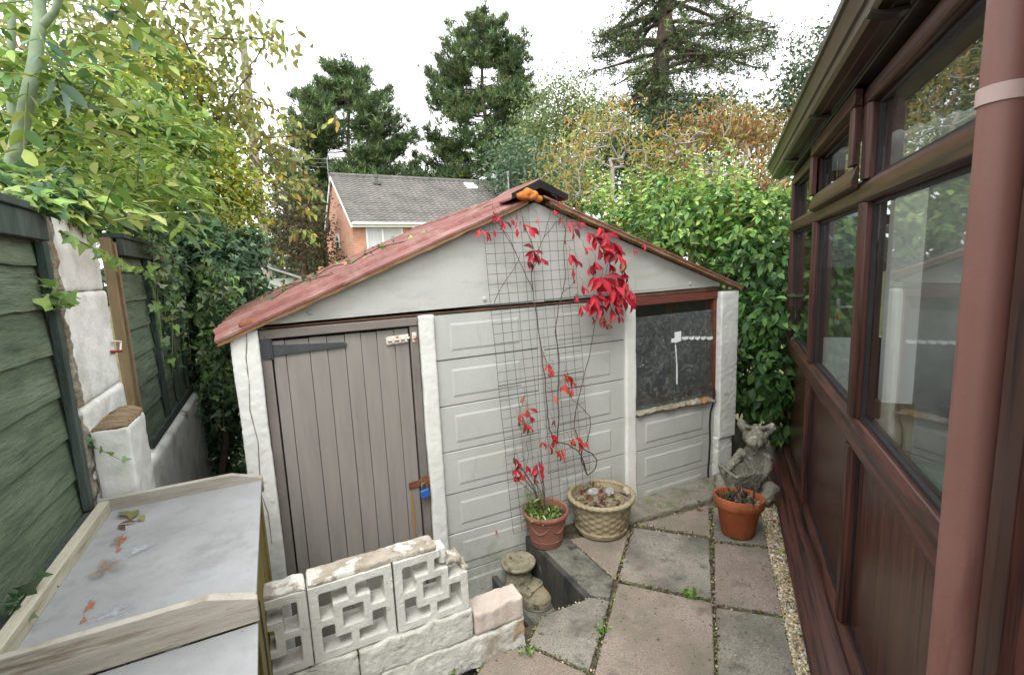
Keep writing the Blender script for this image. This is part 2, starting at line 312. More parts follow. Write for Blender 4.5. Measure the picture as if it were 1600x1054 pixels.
TEX = {}
def clouds(scale):
    if scale not in TEX:
        t = bpy.data.textures.new('clouds', 'CLOUDS'); t.noise_scale = scale; t.noise_depth = 4; TEX[scale] = t
    return TEX[scale]
def origin(parent):
    o = np.zeros(3)
    while parent is not None: o = o+np.array(parent.location); parent = parent.parent
    return o
def obj(name, mb, mat, parent=None, local=False, bevel=0, smooth=35, stone=None, loc=None, tags=None, bseg=2):
    """link mb as ONE mesh object. world coordinates unless local; stone=(voxel, strength, scale)"""
    V = np.array(mb.v, float)
    if parent is not None and not local: V = V-origin(parent)
    if loc is not None: V = V-np.array(loc)
    me = bpy.data.meshes.new(name); me.from_pydata(V.tolist(), [], mb.f); me.update()
    o = bpy.data.objects.new(name, me); COL.objects.link(o)
    if loc is not None: o.location = loc
    if parent is not None: o.parent = parent
    me.materials.append(MT[mat] if isinstance(mat, str) else mat)
    if stone:
        md = o.modifiers.new('remesh', 'REMESH'); md.mode = 'VOXEL'; md.voxel_size = stone[0]; md.use_smooth_shade = True
        sm = o.modifiers.new('smooth', 'SMOOTH'); sm.factor = .5; sm.iterations = stone[3] if len(stone) > 3 else 2
        d = o.modifiers.new('rough', 'DISPLACE'); d.texture = clouds(stone[2]); d.strength = stone[1]; d.mid_level = .5; d.texture_coords = 'GLOBAL'
    elif bevel:
        b = o.modifiers.new('bevel', 'BEVEL'); b.width = bevel; b.segments = bseg; b.limit_method = 'ANGLE'; b.angle_limit = R(40)
        if not smooth: smooth = 35
    if smooth:
        me.polygons.foreach_set('use_smooth', [True]*len(me.polygons)); me.set_sharp_from_angle(angle=R(smooth))
    if tags: tag(o, *tags)
    return o
def tag(o, label=None, cat=None, group=None, kind=None):
    if label: o['label'] = label
    if cat: o['category'] = cat
    if group: o['group'] = group
    if kind: o['kind'] = kind
    return o
def thing(name, loc, label, cat, group=None, rotz=0):
    o = bpy.data.objects.new(name, None); COL.objects.link(o); o.location = tuple(map(float, loc)); o.rotation_euler = (0, 0, rotz)
    o.empty_display_size = .1
    return tag(o, label, cat, group)

# ------------------------------------------------------------------ leaves
def unit(a): return a/(np.linalg.norm(a, axis=-1, keepdims=True)+1e-9)
TPL = {
    'ovate': (np.array([(0, 0, 0), (.28, .2, .05), (.6, .2, .03), (1, 0, -.1), (.6, -.2, .03), (.28, -.2, .05), (.3, 0, 0), (.65, 0, -.02)]),
              [(0, 6, 1), (6, 7, 2, 1), (7, 3, 2), (0, 5, 6), (6, 5, 4, 7), (7, 4, 3)]),
    'long': (np.array([(0, 0, 0), (.3, .12, .03), (.62, .12, .0), (1, 0, -.16), (.62, -.12, .0), (.3, -.12, .03), (.45, 0, -.02)]),
             [(0, 6, 2, 1), (6, 3, 2), (0, 5, 4, 6), (6, 4, 3)]),
    'dia': (np.array([(0, 0, 0), (.5, .26, .04), (1, 0, -.05), (.5, -.26, .04)]), [(0, 2, 1), (0, 3, 2)]),
    'blade': (np.array([(0, -.06, 0), (0, .06, 0), (1, 0, 0)]), [(0, 2, 1)]),
    'ivy': (np.array([(0, 0, 0), (-.12, .3, -.03), (.2, .48, -.05), (.36, .24, .02), (1, 0, -.1), (.36, -.24, .02), (.2, -.48, -.05), (-.12, -.3, -.03), (.3, 0, .06)]),
            [(8, 0, 1, 2), (8, 2, 3), (8, 3, 4), (8, 4, 5), (8, 5, 6), (8, 6, 7, 0)]),
    'leaflet': (np.array([(0, 0, 0), (.25, .10, .03), (.55, .19, .09), (.78, .13, .03), (1, 0, -.2), (.78, -.13, .03), (.55, -.19, .09), (.25, -.10, .03), (.5, 0, -.04)]),
                [(0, 8, 2, 1), (8, 4, 3, 2), (0, 7, 6, 8), (8, 6, 5, 4)]),
}
def palette(cols, n, var=.25):
    c = np.array(cols)[rng.integers(0, len(cols), n)]
    return np.clip(c*(1+rng.normal(0, var, (n, 1)))*(1+rng.normal(0, .06, (n, 3))), .003, 1)
def leafmesh(name, sets, mat, parent=None, tags=None, loc=None):
    """sets: list of (P, D, U, size, cols, template); one mesh"""
    VV = []; CC = []; LV = []; LS = []; base = 0
    for P, D, U, S, C, t in sets:
        n = len(P)
        if n == 0: continue
        T, F = TPL[t]; k = len(T)
        D = unit(D); W = unit(np.cross(U, D)); N = np.cross(D, W)
        S = np.broadcast_to(np.asarray(S, float), (n,))
        V = P[:, None, :]+S[:, None, None]*(T[None, :, 0, None]*D[:, None, :]+T[None, :, 1, None]*W[:, None, :]+T[None, :, 2, None]*N[:, None, :])
        VV.append(V.reshape(-1, 3)); CC.append(np.repeat(C, k, 0))
        for f in F:
            idx = (np.arange(n)*k)[:, None]+np.array(f)[None, :]+base
            LV.append(idx.reshape(-1)); LS.append(np.full(n, len(f)))
        base += n*k
    V = np.concatenate(VV); C = np.concatenate(CC); LV = np.concatenate(LV); LS = np.concatenate(LS)
    o0 = origin(parent) if parent is not None else (np.array(loc) if loc is not None else np.zeros(3))
    V = V-o0
    me = bpy.data.meshes.new(name)
    me.vertices.add(len(V)); me.vertices.foreach_set('co', V.astype(np.float32).ravel())
    me.loops.add(len(LV)); me.loops.foreach_set('vertex_index', LV.astype(np.int32))
    me.polygons.add(len(LS)); st = np.concatenate([[0], np.cumsum(LS)[:-1]])
    me.polygons.foreach_set('loop_start', st.astype(np.int32)); me.polygons.foreach_set('loop_total', LS.astype(np.int32))
    me.update(calc_edges=True)
    ca = me.color_attributes.new('Col', 'FLOAT_COLOR', 'POINT')
    ca.data.foreach_set('color', np.concatenate([C, np.ones((len(C), 1))], 1).astype(np.float32).ravel())
    me.polygons.foreach_set('use_smooth', [True]*len(me.polygons))
    me.materials.append(MT[mat]); me.validate()
    o = bpy.data.objects.new(name, me); COL.objects.link(o)
    if parent is not None: o.parent = parent
    elif loc is not None: o.location = loc
    if tags: tag(o, *tags)
    return o
def rdir(n, bias=(0, 0, 0), s=1.0):
    return unit(rng.normal(0, 1, (n, 3))*s+np.array(bias))
def in_ell(n, c, r, shell=.35):
    d = rdir(n); q = rng.random(n)**(shell)
    return np.array(c)+d*q[:, None]*np.array(r), d
def around(nodes, per, spread):
    P = np.repeat(nodes, per, 0); return P+rng.normal(0, spread, P.shape)

def skeleton(trunk, attr, seg=.3, arch=.12, jit=.04):
    """branches from a trunk to every attractor point; returns paths (node-index lists), positions, tip counts"""
    pos = [np.array(p, float) for p in trunk]; par = [-1]+list(range(len(trunk)-1)); paths = [list(range(len(trunk)))]
    tm = pos[len(pos)//2:]
    order = np.argsort([min(np.linalg.norm(a-q) for q in tm) for a in attr])
    for i in order:
        a = attr[i]; Pn = np.array(pos)
        d = np.linalg.norm(Pn-a, axis=1)+np.maximum(0, Pn[:, 2]-a[2])*.6
        j = int(np.argmin(d)); p = pos[j]; L = np.linalg.norm(a-p); n = max(1, int(math.ceil(L/seg)))
        path = [j]
        for k in range(1, n+1):
            t = k/n; q = p+(a-p)*t+np.array([0, 0, arch*L*4*t*(1-t)])+(rng.normal(0, jit*L, 3) if k < n else 0)
            pos.append(q); par.append(path[-1]); path.append(len(pos)-1)
        paths.append(path)
    cnt = np.zeros(len(pos))
    tips = {p[-1] for p in paths}
    for i in range(len(pos)-1, -1, -1):
        if i in tips: cnt[i] += 1
        if par[i] >= 0: cnt[par[i]] += cnt[i]
    return paths, np.array(pos), cnt
def branches(mb, paths, pos, cnt, rt_, rmax, pw=.5, n=5, rmin=.0):
    for k, p in enumerate(paths):
        r = np.minimum(rmax, rt_*cnt[p]**pw)
        if k > 0: r[0] = min(r[0], r[1] if len(r) > 1 else r[0])
        if k == 0: r = np.maximum(r, rmax*np.linspace(1, .45, len(r)))
        if r.max() < rmin: continue
        mb.tube([pos[i] for i in p], list(r), n if r.max() > rmax*.3 else 4, cap=False)
def tree(name, label, cat, trunk, blobs, leaf, trunk_r, bark='bark', group=None, tip_r=.006, arch=.1, seg=.4, pw=.5, shell=.5, extra=None, leafmatn='leaf'):
    """blobs: (centre, radii, n); leaf: dict(size, per, spread, cols, tpl, droop)"""
    t = thing(name, trunk[0], label, cat, group)
    attr = np.concatenate([in_ell(n, c, r, shell)[0] for c, r, n in blobs])
    paths, pos, cnt = skeleton(trunk, attr, seg, arch)
    mb = MB(); branches(mb, paths, pos, cnt, tip_r, trunk_r, pw)
    obj('trunk', mb, bark, t, smooth=60)
    thin = np.where(cnt <= leaf.get('thin', 2))[0]; thin = thin[thin >= len(trunk)]
    N = pos[thin]
    P = around(N, leaf['per'], leaf['spread']); n = len(P)
    D = rdir(n, (0, 0, -leaf.get('droop', .4))); U = rdir(n, (0, 0, leaf.get('flat', 1.2)))
    S = leaf['size']*rng.uniform(.65, 1.2, n)
    sets = [(P, D, U, S, palette(leaf['cols'], n, leaf.get('var', .2)), leaf['tpl'])]
    if extra: sets += extra
    leafmesh('crown', sets, leafmatn, t)
    return t

# ------------------------------------------------------------------ light: bright overcast
SUN_EL, SUN_AZ = R(58), R(215)     # azimuth measured from +Y clockwise: the sun stands behind the camera, to the left
w = bpy.data.worlds.new('World'); scene.world = w; w.use_nodes = True
nt = w.node_tree; nt.nodes.clear()
wo = nt.nodes.new('ShaderNodeOutputWorld'); bg = nt.nodes.new('ShaderNodeBackground'); sky = nt.nodes.new('ShaderNodeTexSky')
sky.sky_type = 'NISHITA'; sky.sun_disc = False; sky.sun_elevation = SUN_EL; sky.sun_rotation = SUN_AZ; sky.dust_density = 3
hs = nt.nodes.new('ShaderNodeHueSaturation'); hs.inputs['Saturation'].default_value = .25
nt.links.new(sky.outputs[0], hs.inputs['Color'])
tcw = nt.nodes.new('ShaderNodeTexCoord')
cl = ramp(nt, noise(nt, tcw.outputs['Generated'], 2.2, 5, .6), .3, .7, (9.2, 9.3, 9.5), (11.5, 11.5, 11.5))
nt.links.new(mix(nt, .8, hs.outputs[0], cl), bg.inputs['Color'])
bg.inputs['Strength'].default_value = .11
nt.links.new(bg.outputs[0], wo.inputs[0])
sl = bpy.data.lights.new('sun', 'SUN'); sl.energy = .8; sl.angle = R(25); sl.color = (1, .97, .92)
so = bpy.data.objects.new('sun', sl); COL.objects.link(so)
sd = Vector((math.sin(SUN_AZ)*math.cos(SUN_EL), math.cos(SUN_AZ)*math.cos(SUN_EL), math.sin(SUN_EL)))
so.rotation_euler = (-sd).to_track_quat('-Z', 'Y').to_euler(); so.location = (0, -5, 12)
scene.view_settings.view_transform = 'Standard'; scene.view_settings.look = 'None'
scene.view_settings.exposure = 1.42; scene.view_settings.gamma = 1
scene.cycles.use_denoising = True
scene.cycles.max_bounces = 8; scene.cycles.transparent_max_bounces = 16; scene.cycles.caustics_reflective = False; scene.cycles.caustics_refractive = False
scene.cycles.use_adaptive_sampling = True; scene.cycles.adaptive_threshold = .006

# ------------------------------------------------------------------ ground and paving
g = MB().box(-160, 200, -60, 240, -.9, -.43)
obj('ground', g, 'ground', smooth=0, tags=('short grass and earth of the gardens around the shed', None, None, 'structure'))
D = 2.457                                                  # the shed's front plane
bed = MB().prism([(1.25, D+.01), (1.25, 1.80), (.80, 1.80), (.80, 1.60), (-1.2, 1.60), (-1.2, -2.5), (.2, -2.5), (4.6, 1.2), (4.6, 3.0), (3.02, D+.5), (3.02, D+.01)], -.44, -.018)
obj('patio', bed, 'joint', smooth=0, tags=('dark bedding soil and moss in the joints of the slab patio', None, None, 'structure'))
SL = [  # outline in pixels of the photograph's slabs, material
    ('slab_pink', [(890, 841), (984, 827), (961, 903)]),
    ('slab_grey', [(990, 822), (1108, 841), (1112, 934), (966, 903)]),
    ('slab_pink', [(993, 817), (1107, 789), (1110, 836)]),
    ('slab_pink', [(966, 910), (1113, 941), (1118, 1080), (921, 1080)]),
    ('slab_grey', [(846, 962), (924, 931), (953, 936), (920, 1045), (826, 1004)]),
    ('slab_pink', [(822, 1008), (916, 1050), (905, 1110), (700, 1110), (770, 1020)]),
    ('slab_grey', [(1114, 790), (1190, 806), (1199, 851), (1116, 843)]),
    ('slab_pink', [(1116, 847), (1200, 855), (1223, 958), (1118, 941)]),
    ('slab_grey', [(1119, 946), (1224, 963), (1250, 1080), (1122, 1080)]),
]
pat = bpy.data.objects['patio']
for i, (mt, px) in enumerate(SL):
    q = [onz(u, v, 0)[:2] for u, v in px]
    ar = sum(q[k-1][0]*q[k][1]-q[k][0]*q[k-1][1] for k in range(len(q)))
    if ar < 0: q = q[::-1]
    tz = rng.uniform(-.003, .003)
    c = np.mean(q, 0); tl = rng.normal(0, .006, 2)
    b = MB().prism(q, -.045, tz)
    b.v = [(x, y, z+((x-c[0])*tl[0]+(y-c[1])*tl[1] if z > -.02 else 0)) for x, y, z in b.v]
    obj('slab', b, mt, pat, bevel=.006, bseg=2)
# the rest of the patio behind the camera and at its feet, same slabs, laid in rows along the conservatory
ca, sa = math.sin(R(50)), math.cos(R(50))
for i in range(3):
    for j in range(4):
        c0 = np.array([1.40, .62])+np.array([ca, sa])*(-.62*j-.05)+np.array([-sa, ca])*(.62*i-.9)
        if c0[1] > .55: continue
        q = [c0+np.array([ca, sa])*a*.3+np.array([-sa, ca])*b_*.3 for a, b_ in ((-1, -1), (1, -1), (1, 1), (-1, 1))]
        obj('slab', MB().prism(q, -.045, rng.uniform(-.003, .003)), 'slab_pink' if (i+j) % 2 else 'slab_grey', pat, bevel=.006)
# sunken step in front of the shed
st = MB().box(.985, 1.25, 1.80, D+.01, -.44, -.27)
obj('step', st, 'kerb', pat, bevel=.01)
k1 = [onz(u, v, 0)[:2] for u, v in ((832, 841), (923, 929.5), (953, 933), (959, 905), (887, 840))]
k1[0][1] = min(k1[0][1], D-.03); k1[-1][1] = min(k1[-1][1], D-.03)
obj('kerb', MB().prism(k1, -.05, .004), 'kerb', pat, bevel=.008)
kf = MB().box(1.225, 1.262, 1.80, D-.005, -.30, -.001)
obj('kerb_face', kf, 'kerb_dark', pat, bevel=.006)
obj('step_edge', MB().box(.955, .988, 1.83, 2.36, -.44, -.12), 'kerb_dark', pat, bevel=.006)
obj('path', MB().box(-.7, .956, 1.81, D+.1, -.44, -.405), 'kerb', smooth=0, tags=('stained concrete strip below the shed door', None, None, 'structure'))
# strip of concrete at the foot of the shed wall
ap = [onz(u, v, 0)[:2] for u, v in ((985, 815), (1112, 778), (1112, 760), (990, 790))]
_s = [tuple(onz(u, v, 0)[:2]) for u, v in ((986, 815), (1050, 797), (1112, 780))]
obj('concrete_strip', MB().prism(_s+[(2.99, D-.06), (2.99, D-.003), (1.56, D-.003)], -.03, .012), M('mossy_concrete', L8(112, 108, 96), L8(146, 142, 128), 8, rough=.95, bump=.6, bscale=70, fine=.3, spots=((L8(104, 108, 74), 5, .54, .66), (L8(80, 76, 68), 16, .6, .68))), pat, bevel=.01, stone=(.012, .012, .05))

# ------------------------------------------------------------------ shed
shed = thing('garden_shed', (1.4, D, -.345), 'white concrete panel shed with a grey plank door and red corrugated roof', 'shed')
def rough_post(x0, x1, z0, z1, proud=.035, name='post', mt='render_white', st=(.008, .007, .03)):
    n = 10; mb = MB(); zs = np.linspace(z0, z1, n)
    vs = []
    for z in zs:
        jl, jr, jf = rng.normal(0, .0022, 3)
        vs += [(x0+jl, D-proud+jf, z), (x1+jr, D-proud+jf, z), (x1+jr, D+.09, z), (x0+jl, D+.09, z)]
    fs = [(i*4+k, i*4+(k+1) % 4, (i+1)*4+(k+1) % 4, (i+1)*4+k) for i in range(n-1) for k in range(4)]+[(3, 2, 1, 0), tuple(range((n-1)*4, n*4))]
    mb.add(vs, fs)
    return obj(name, mb, mt, shed, stone=st)
lp = rough_post(-.19, -.079, -.42, 1.398, .05)
rough_post(.655, .738, -.40, 1.395, .03, st=(.008, .005, .04))
rp = rough_post(2.835, 3.010, .30, 1.388, .05, st=(.008, .008, .03))
rough_post(2.83, 2.985, -.12, .31, .042, st=(.008, .008, .03))
rough_post(2.005, 2.088, -.12, 1.378, .02, st=(.008, .003, .04))
# crack in the left post
def wall(u, v, off=.0): return ony(u, v, D-off)
for pts in ([(385, 520), (384, 560), (390, 600), (392, 640), (402, 690), (404, 730), (408, 770), (418, 800), (424, 850)], ):
    obj('crack', MB().tube([wall(u+rng.normal(0, 1.2), v, .0515) for u, v in pts], [.0012+.0018*rng.random() for _ in pts], 4), 'rubble', lp)
# wall panels with their raised fields
def panel(x0, x1, joints, y=D):
    zs = [-.44]+sorted(joints)+[1.39]
    for a, b in zip(zs[:-1], zs[1:]):
        if b-a < .03: continue
        j = rng.normal(0, .002)
        o = obj('wall_panel', MB().box(x0, x1, y+j, y+.06, a+.0025, b-.0025), 'paint', shed, bevel=.003)
        xa, xb = (x0+.085, x1-.115)
        h = b-a
        if h > .16:
            za, zb = a+.045, b-.055
            if b == 1.39: zb = 1.338
            f = MB(); e = .012; yy = y+j
            if zb-za > .05:
                f.add([(xa, yy, za), (xb, yy, za), (xb, yy, zb), (xa, yy, zb), (xa+e, yy-.0038, za+e), (xb-e, yy-.0038, za+e), (xb-e, yy-.0038, zb-e), (xa+e, yy-.0038, zb-e)],
                      [(4, 5, 6, 7), (0, 1, 5, 4), (1, 2, 6, 5), (2, 3, 7, 6), (3, 0, 4, 7)])
                obj('raised_field', f, 'paint', o, smooth=6)
panel(.74, 1.362, [1.142, .885, .625, .379, .139, -.10, -.345])
panel(1.408, 2.005, [1.126, .865, .604, .354, .10, -.10])
panel(2.088, 2.835, [.345, .10, -.10][0:2]+[.59])
obj('joint_strip', MB().box(1.3645, 1.4055, D-.006, D+.05, -.43, 1.385), 'paint', shed, bevel=.003)
bpy.data.objects.remove([o for o in shed.children if o.name.startswith('wall_panel')][-1])   # the opening of the window
# inside of the shed
obj('interior', MB().box(-.1, 2.95, 4.8, 4.85, -.42, 1.38).box(2.93, 2.97, D+.1, 4.8, -.42, 1.38).box(-.18, -.14, D+.1, 4.8, -.42, 1.38).box(-.1, 2.95, D+.1, 4.8, -.43, -.40), 'inside', shed, smooth=0)
obj('shelf', MB().box(2.0, 2.9, D+.25, D+.6, .50, .53).box(2.75, 2.8, D+.35, D+.4, .53, 1.3).box(2.35, 2.62, D+.5, D+.7, .53, .72), 'rawwood', shed, bevel=.003)
# gable
def roofz(x, lo=0): return (2.018-.4035*(1.372-x) if x < 1.372 else 2.018-.361*(x-1.372))+lo
gx = [-.10, 1.372, 2.86]
obj('gable', MB().prism([(-.098, 1.408), (2.862, 1.425), (2.862, roofz(2.862, -.035)), (1.372, roofz(1.372, -.042)), (-.098, roofz(-.098, -.022))], D-.012, D+.03, 'y'), 'gable', shed, bevel=.003)
obj('gable_strip', MB().box(1.33, 1.41, D-.018, D-.0125, 1.415, 1.955), 'gable', shed, bevel=.002)
obj('lath', MB().box(-.09, 2.05, D-.008, D+.03, 1.393, 1.4045).box(2.06, 2.85, D-.006, D+.03, 1.3925, 1.420), M('dark_lath', L8(84, 62, 50), L8(116, 84, 64), 9, rough=.9, bump=.3, spots=((L8(150, 120, 96), 20, .68, .75),)), shed, bevel=.002)
for u, v in ((484, 487), (757, 467), (901, 458), (1078, 443)):
    c = wall(u, v, .012)
    obj('fixing', MB().tube([c, c+np.array([0, -.006, 0])], [.014, .011], 16).tube([c+np.array([0, -.004, 0]), c+np.array([0, -.011, 0])], .005, 8), 'gable', shed)
# roof sheets: corrugation across the slope
def sheet(x0, x1, y0, y1, n=7, seed=0):
    pitch, amp = .22, .038
    ys = np.arange(y0, y1, .0122); xs = np.linspace(x0, x1, n); vs = []; sg = 1 if x1 > x0 else -1
    yy_ = ys-y0-.13
    prof = np.where(yy_ < 0, .014*np.clip((ys-y0)/.11, 0, 1)*(yy_ < -.018), amp*np.clip(1.9*np.sin(2*np.pi*yy_/pitch)+.5, 0, 1))
    sl = .4035 if x0 < 1.3 else -.361; nx, nz = -sl/math.hypot(1, sl), 1/math.hypot(1, sl)
    for x in xs:
        for y_, h in zip(ys, prof):
            q = h+rng.normal(0, .0006); vs.append((x+nx*q, y_, roofz(x)+nz*q))
    for x in xs:
        for y_, h in zip(ys, prof):
            q = h-.011; vs.append((x+nx*q, y_, roofz(x)+nz*q))
    k = len(ys); o = len(xs)*k; fs = []
    for i in range(len(xs)-1):
        for j in range(k-1):
            fs.append((i*k+j, (i+1)*k+j, (i+1)*k+j+1, i*k+j+1)); fs.append((o+i*k+j, o+i*k+j+1, o+(i+1)*k+j+1, o+(i+1)*k+j))
        fs.append((i*k, o+i*k, o+(i+1)*k, (i+1)*k)); fs.append((i*k+k-1, (i+1)*k+k-1, o+(i+1)*k+k-1, o+i*k+k-1))
    for j in range(k-1):
        fs.append((j, j+1, o+j+1, o+j)); e = (len(xs)-1)*k; fs.append((e+j, o+e+j, o+e+j+1, e+j+1))
    return MB().add(vs, fs)
Y0 = D-.075
obj('roof_sheet', sheet(-.245, 1.34, Y0, 5.0), 'redroof', shed, smooth=50)
obj('roof_sheet', sheet(1.40, 3.03, Y0, 5.0), 'redroof', shed, smooth=50)
# verge batten under the sheet ends
for xa, xb in ((-.235, 1.30), (1.44, 3.02)):
    s = MB(); n = 26
    xs = np.linspace(xa, xb, n); vs = []
    for x in xs:
        t = .018+rng.normal(0, .0018)
        vs += [(x, Y0+.004+rng.normal(0, .001), roofz(x, -.013)), (x, D-.013, roofz(x, -.013)), (x, D-.013, roofz(x, -.013-t)), (x, Y0+.006, roofz(x, -.013-t))]
    s.add(vs, [(i*4+k, (i+1)*4+k, (i+1)*4+(k+1) % 4, i*4+(k+1) % 4) for i in range(n-1) for k in range(4)]+[(0, 1, 2, 3), tuple(4*(n-1)+k for k in (3, 2, 1, 0))])
    obj('verge', s, 'verge', shed, smooth=30)
# ridge cap, open at its front end
rc = MB()
def wing(sx, ln, y0, y1, t=.012):
    x1 = 1.372+sx*ln; zt = 2.098
    pr = [(1.372, zt), (x1, roofz(x1, .045)), (x1, roofz(x1, .045-t)), (1.372, zt-t*1.2)]
    if sx < 0: pr = pr[::-1]
    return pr
rc.prism(wing(-1, .185, 0, 0), Y0+.0, Y0+.42, 'y').prism(wing(1, .18, 0, 0), Y0+.0, Y0+.42, 'y')
rc2 = MB().tube([(1.372, Y0+.43, 2.035), (1.372, 5.0, 2.035)], .04, 12)
obj('ridge_roll', rc2, 'redroof', shed)
obj('ridge_cap', rc, 'redroof', shed, bevel=.002)
obj('ridge_end', MB().prism([(1.195, 2.012), (1.372, 2.090), (1.555, 2.012), (1.548, 1.984), (1.372, 2.045), (1.20, 1.982)], Y0-.006, Y0-.0005, 'y'), 'black', shed)
fo = MB()
for u, v, r_ in ((814, 306, .026), (824, 301, .03), (834, 304, .026), (842, 311, .022), (820, 309, .022), (831, 309, .02)):
    c = ony(u, v, Y0-.010); fo.ell(c, (r_*1.1, .024, r_*.85), 10, 7)
obj('foam_filler', fo, 'foam', shed, stone=(.006, .012, .02, 1))
lf = MB(); c = ony(398, 505, D-.03); lf.ell(c, (.05, .03, .022)); lf.ell(c+np.array([-.03, 0, -.006]), (.035, .03, .016))
obj('eaves_filler', lf, 'rust', shed, stone=(.007, .02, .02, 1))
# roof moss and litter flecks are in the material; door
df = MB().box(-.078, -.036, D-.014, D+.05, -.42, 1.344).box(.610, .650, D-.014, D+.05, -.42, 1.344).box(-.078, .650, D-.022, D+.05, 1.346, 1.388)
obj('door_frame', df, 'doorframe', shed, bevel=.004)
door = obj('door', MB().box(-.031, .604, D+.018, D+.03, -.40, 1.336), 'black', shed)
xs = np.linspace(-.0305, .6035, 9); xs[1:-1] += rng.normal(0, .003, 7); xs[1] -= .03
for a, b in zip(xs[:-1], xs[1:]):
    obj('plank', MB().box(a+.0012, b-.0012, D+.0+rng.normal(0, .0012), D+.0175, -.40, 1.333+rng.normal(0, .0015)), 'door', door, bevel=.0022)
hg = MB().prism([(-.072, 1.255), (-.037, 1.255), (-.037, 1.385-.012), (-.072, 1.385-.012)], D-.0205, D-.0145, 'y')
hl = MB().prism([(-.030, 1.262), (.12, 1.268), (.285, 1.272), (.298, 1.279), (.298, 1.289), (.285, 1.296), (-.030, 1.316)], D-.0085, D-.0035, 'y')
hinge = obj('hinge', hg.tube([(-.034, D-.012, 1.25), (-.034, D-.012, 1.375)], .007, 10), 'blackiron', door, bevel=.0015)
obj('hinge_strap', hl, 'blackiron', hinge, bevel=.0015)
scr = MB()
for x, z in ((-.056, 1.275), (-.056, 1.315), (-.056, 1.355)): scr.tube([(x, D-.0205, z), (x, D-.0235, z)], .004, 8)
for x, z in ((.03, 1.288), (.14, 1.283), (.255, 1.283)): scr.tube([(x, D-.0085, z), (x, D-.0115, z)], .004, 8)
obj('screw', scr, 'blackiron', hinge)
b0 = wall(583+20, 533, .006)
bolt = MB().prism([(.487, 1.262), (.498, 1.258), (.602, 1.262), (.602, 1.305), (.498, 1.301), (.487, 1.297)], D-.0085, D-.0035, 'y').tube([(.495, D-.014, 1.281), (.605, D-.014, 1.285)], .006, 8)
for x in (.52, .555, .585): bolt.box(x-.006, x+.006, D-.021, D-.0085, 1.268, 1.297)
bo = obj('bolt', bolt, 'rustwhite', door, bevel=.001)
obj('bolt_keep', MB().prism([(.618, 1.262), (.642, 1.262), (.642, 1.312), (.618, 1.312)], D-.0175, D-.0145, 'y').box(.624, .636, D-.026, D-.0175, 1.28, 1.298), 'rustwhite', shed, bevel=.001)
h0 = ony(641, 757, D-.01)
hs_ = MB().prism([(.545, .470), (.612, .476), (.612, .512), (.545, .506)], D-.0085, D-.0035, 'y').prism([(.612, .474), (.652, .474), (.652, .53), (.612, .53)], D-.0245, D-.0185, 'y')
hs_.tube([(.628, D-.024, .492), (.628, D-.04, .492), (.628, D-.04, .508), (.628, D-.024, .508)], .005, 8)
obj('hasp', hs_, 'rust', door, bevel=.0015)
pl = thing('padlock', (.622, D-.04, .44), 'small blue padlock hanging from the rusty hasp of the door', 'padlock')
obj('lock_body', MB().prism([(.598, .418), (.645, .426), (.641, .470), (.594, .462)], D-.048, D-.03, 'y'), 'bluelock', pl, bevel=.005, bseg=3)
obj('shackle', MB().tube([(.606, D-.039, .464), (.604, D-.039, .487), (.611, D-.039, .501), (.624, D-.039, .504), (.632, D-.039, .494), (.634, D-.039, .468)], .0036, 8), 'steel', pl)
rs = M('rust_streak', L8(164, 124, 78), L8(150, 124, 96), 14, rough=.7, bump=.05)
obj('rust_stain', MB().box(.553, .5605, D-.0045, D-.004, .03, .468).box(.549, .565, D-.0043, D-.0038, .24, .44), rs, door)
# window
win = thing('window', (2.1, D, .6), None, None); win.parent = shed; win.location = tuple(np.array([2.45, D, .6])-np.array(shed.location))
obj('head', MB().box(2.09, 2.835, D-.018, D+.06, 1.338, 1.389), 'redwood', win, bevel=.004)
obj('jamb', MB().box(2.806, 2.833, D-.012, D+.06, .60, 1.3365), 'redwood', win, bevel=.003)
obj('jamb', MB().box(2.089, 2.104, D+.004, D+.06, .60, 1.3365), 'redwood', win, bevel=.003)
sill = MB(); n = 24; vs = []
for i in range(n):
    x = 2.09+.742*i/(n-1); z = .612-.012*i/(n-1)+rng.normal(0, .004); d_ = D-.03+rng.normal(0, .005)
    vs += [(x, d_, z), (x, D+.06, z+.055), (x, D+.06, z-.02), (x, d_+.006, z-.014)]
sill.add(vs, [(i*4+k, (i+1)*4+k, (i+1)*4+(k+1) % 4, i*4+(k+1) % 4) for i in range(n-1) for k in range(4)]+[(0, 1, 2, 3), tuple(4*(n-1)+k for k in (3, 2, 1, 0))])
obj('sill', sill, 'rubble', win, stone=(.008, .018, .02, 1))
obj('bottom_rail', MB().box(2.104, 2.797, D+.02, D+.05, .655, .69), 'redwood', win, bevel=.004)
pane = obj('pane', MB().box(2.095, 2.815, D-.002, D+.003, .635, 1.262), 'frost', win)
tp = MB()
a, b = ony(1053, 527, D-.0035), ony(1113, 527, D-.0035)
def flat(mb, px, d0=.0035, d1=.0055):
    q = [ony(u, v, D-d0) for u, v in px]; mb.prism([(p[0], p[2]) for p in q][::-1], D-d1, D-d0, 'y')
flat(tp, [(1054, 519), (1064, 517), (1064, 532), (1054, 536)])
flat(tp, [(1049, 529), (1054, 528), (1054, 534), (1049, 535)])
for u0, u1 in ((1065, 1076), (1076.5, 1085), (1085.5, 1094), (1094.5, 1103), (1103.5, 1114)):
    flat(tp, [(u0, 526.5), (u1, 525), (u1-1, 529.5), ((u0+u1)/2, 531), (u0+1, 530)])
flat(tp, [(1054.5, 538), (1056, 538), (1058.5, 575), (1058.5, 600), (1056.5, 600), (1056.5, 570)])
obj('tape', tp, 'tape', win)
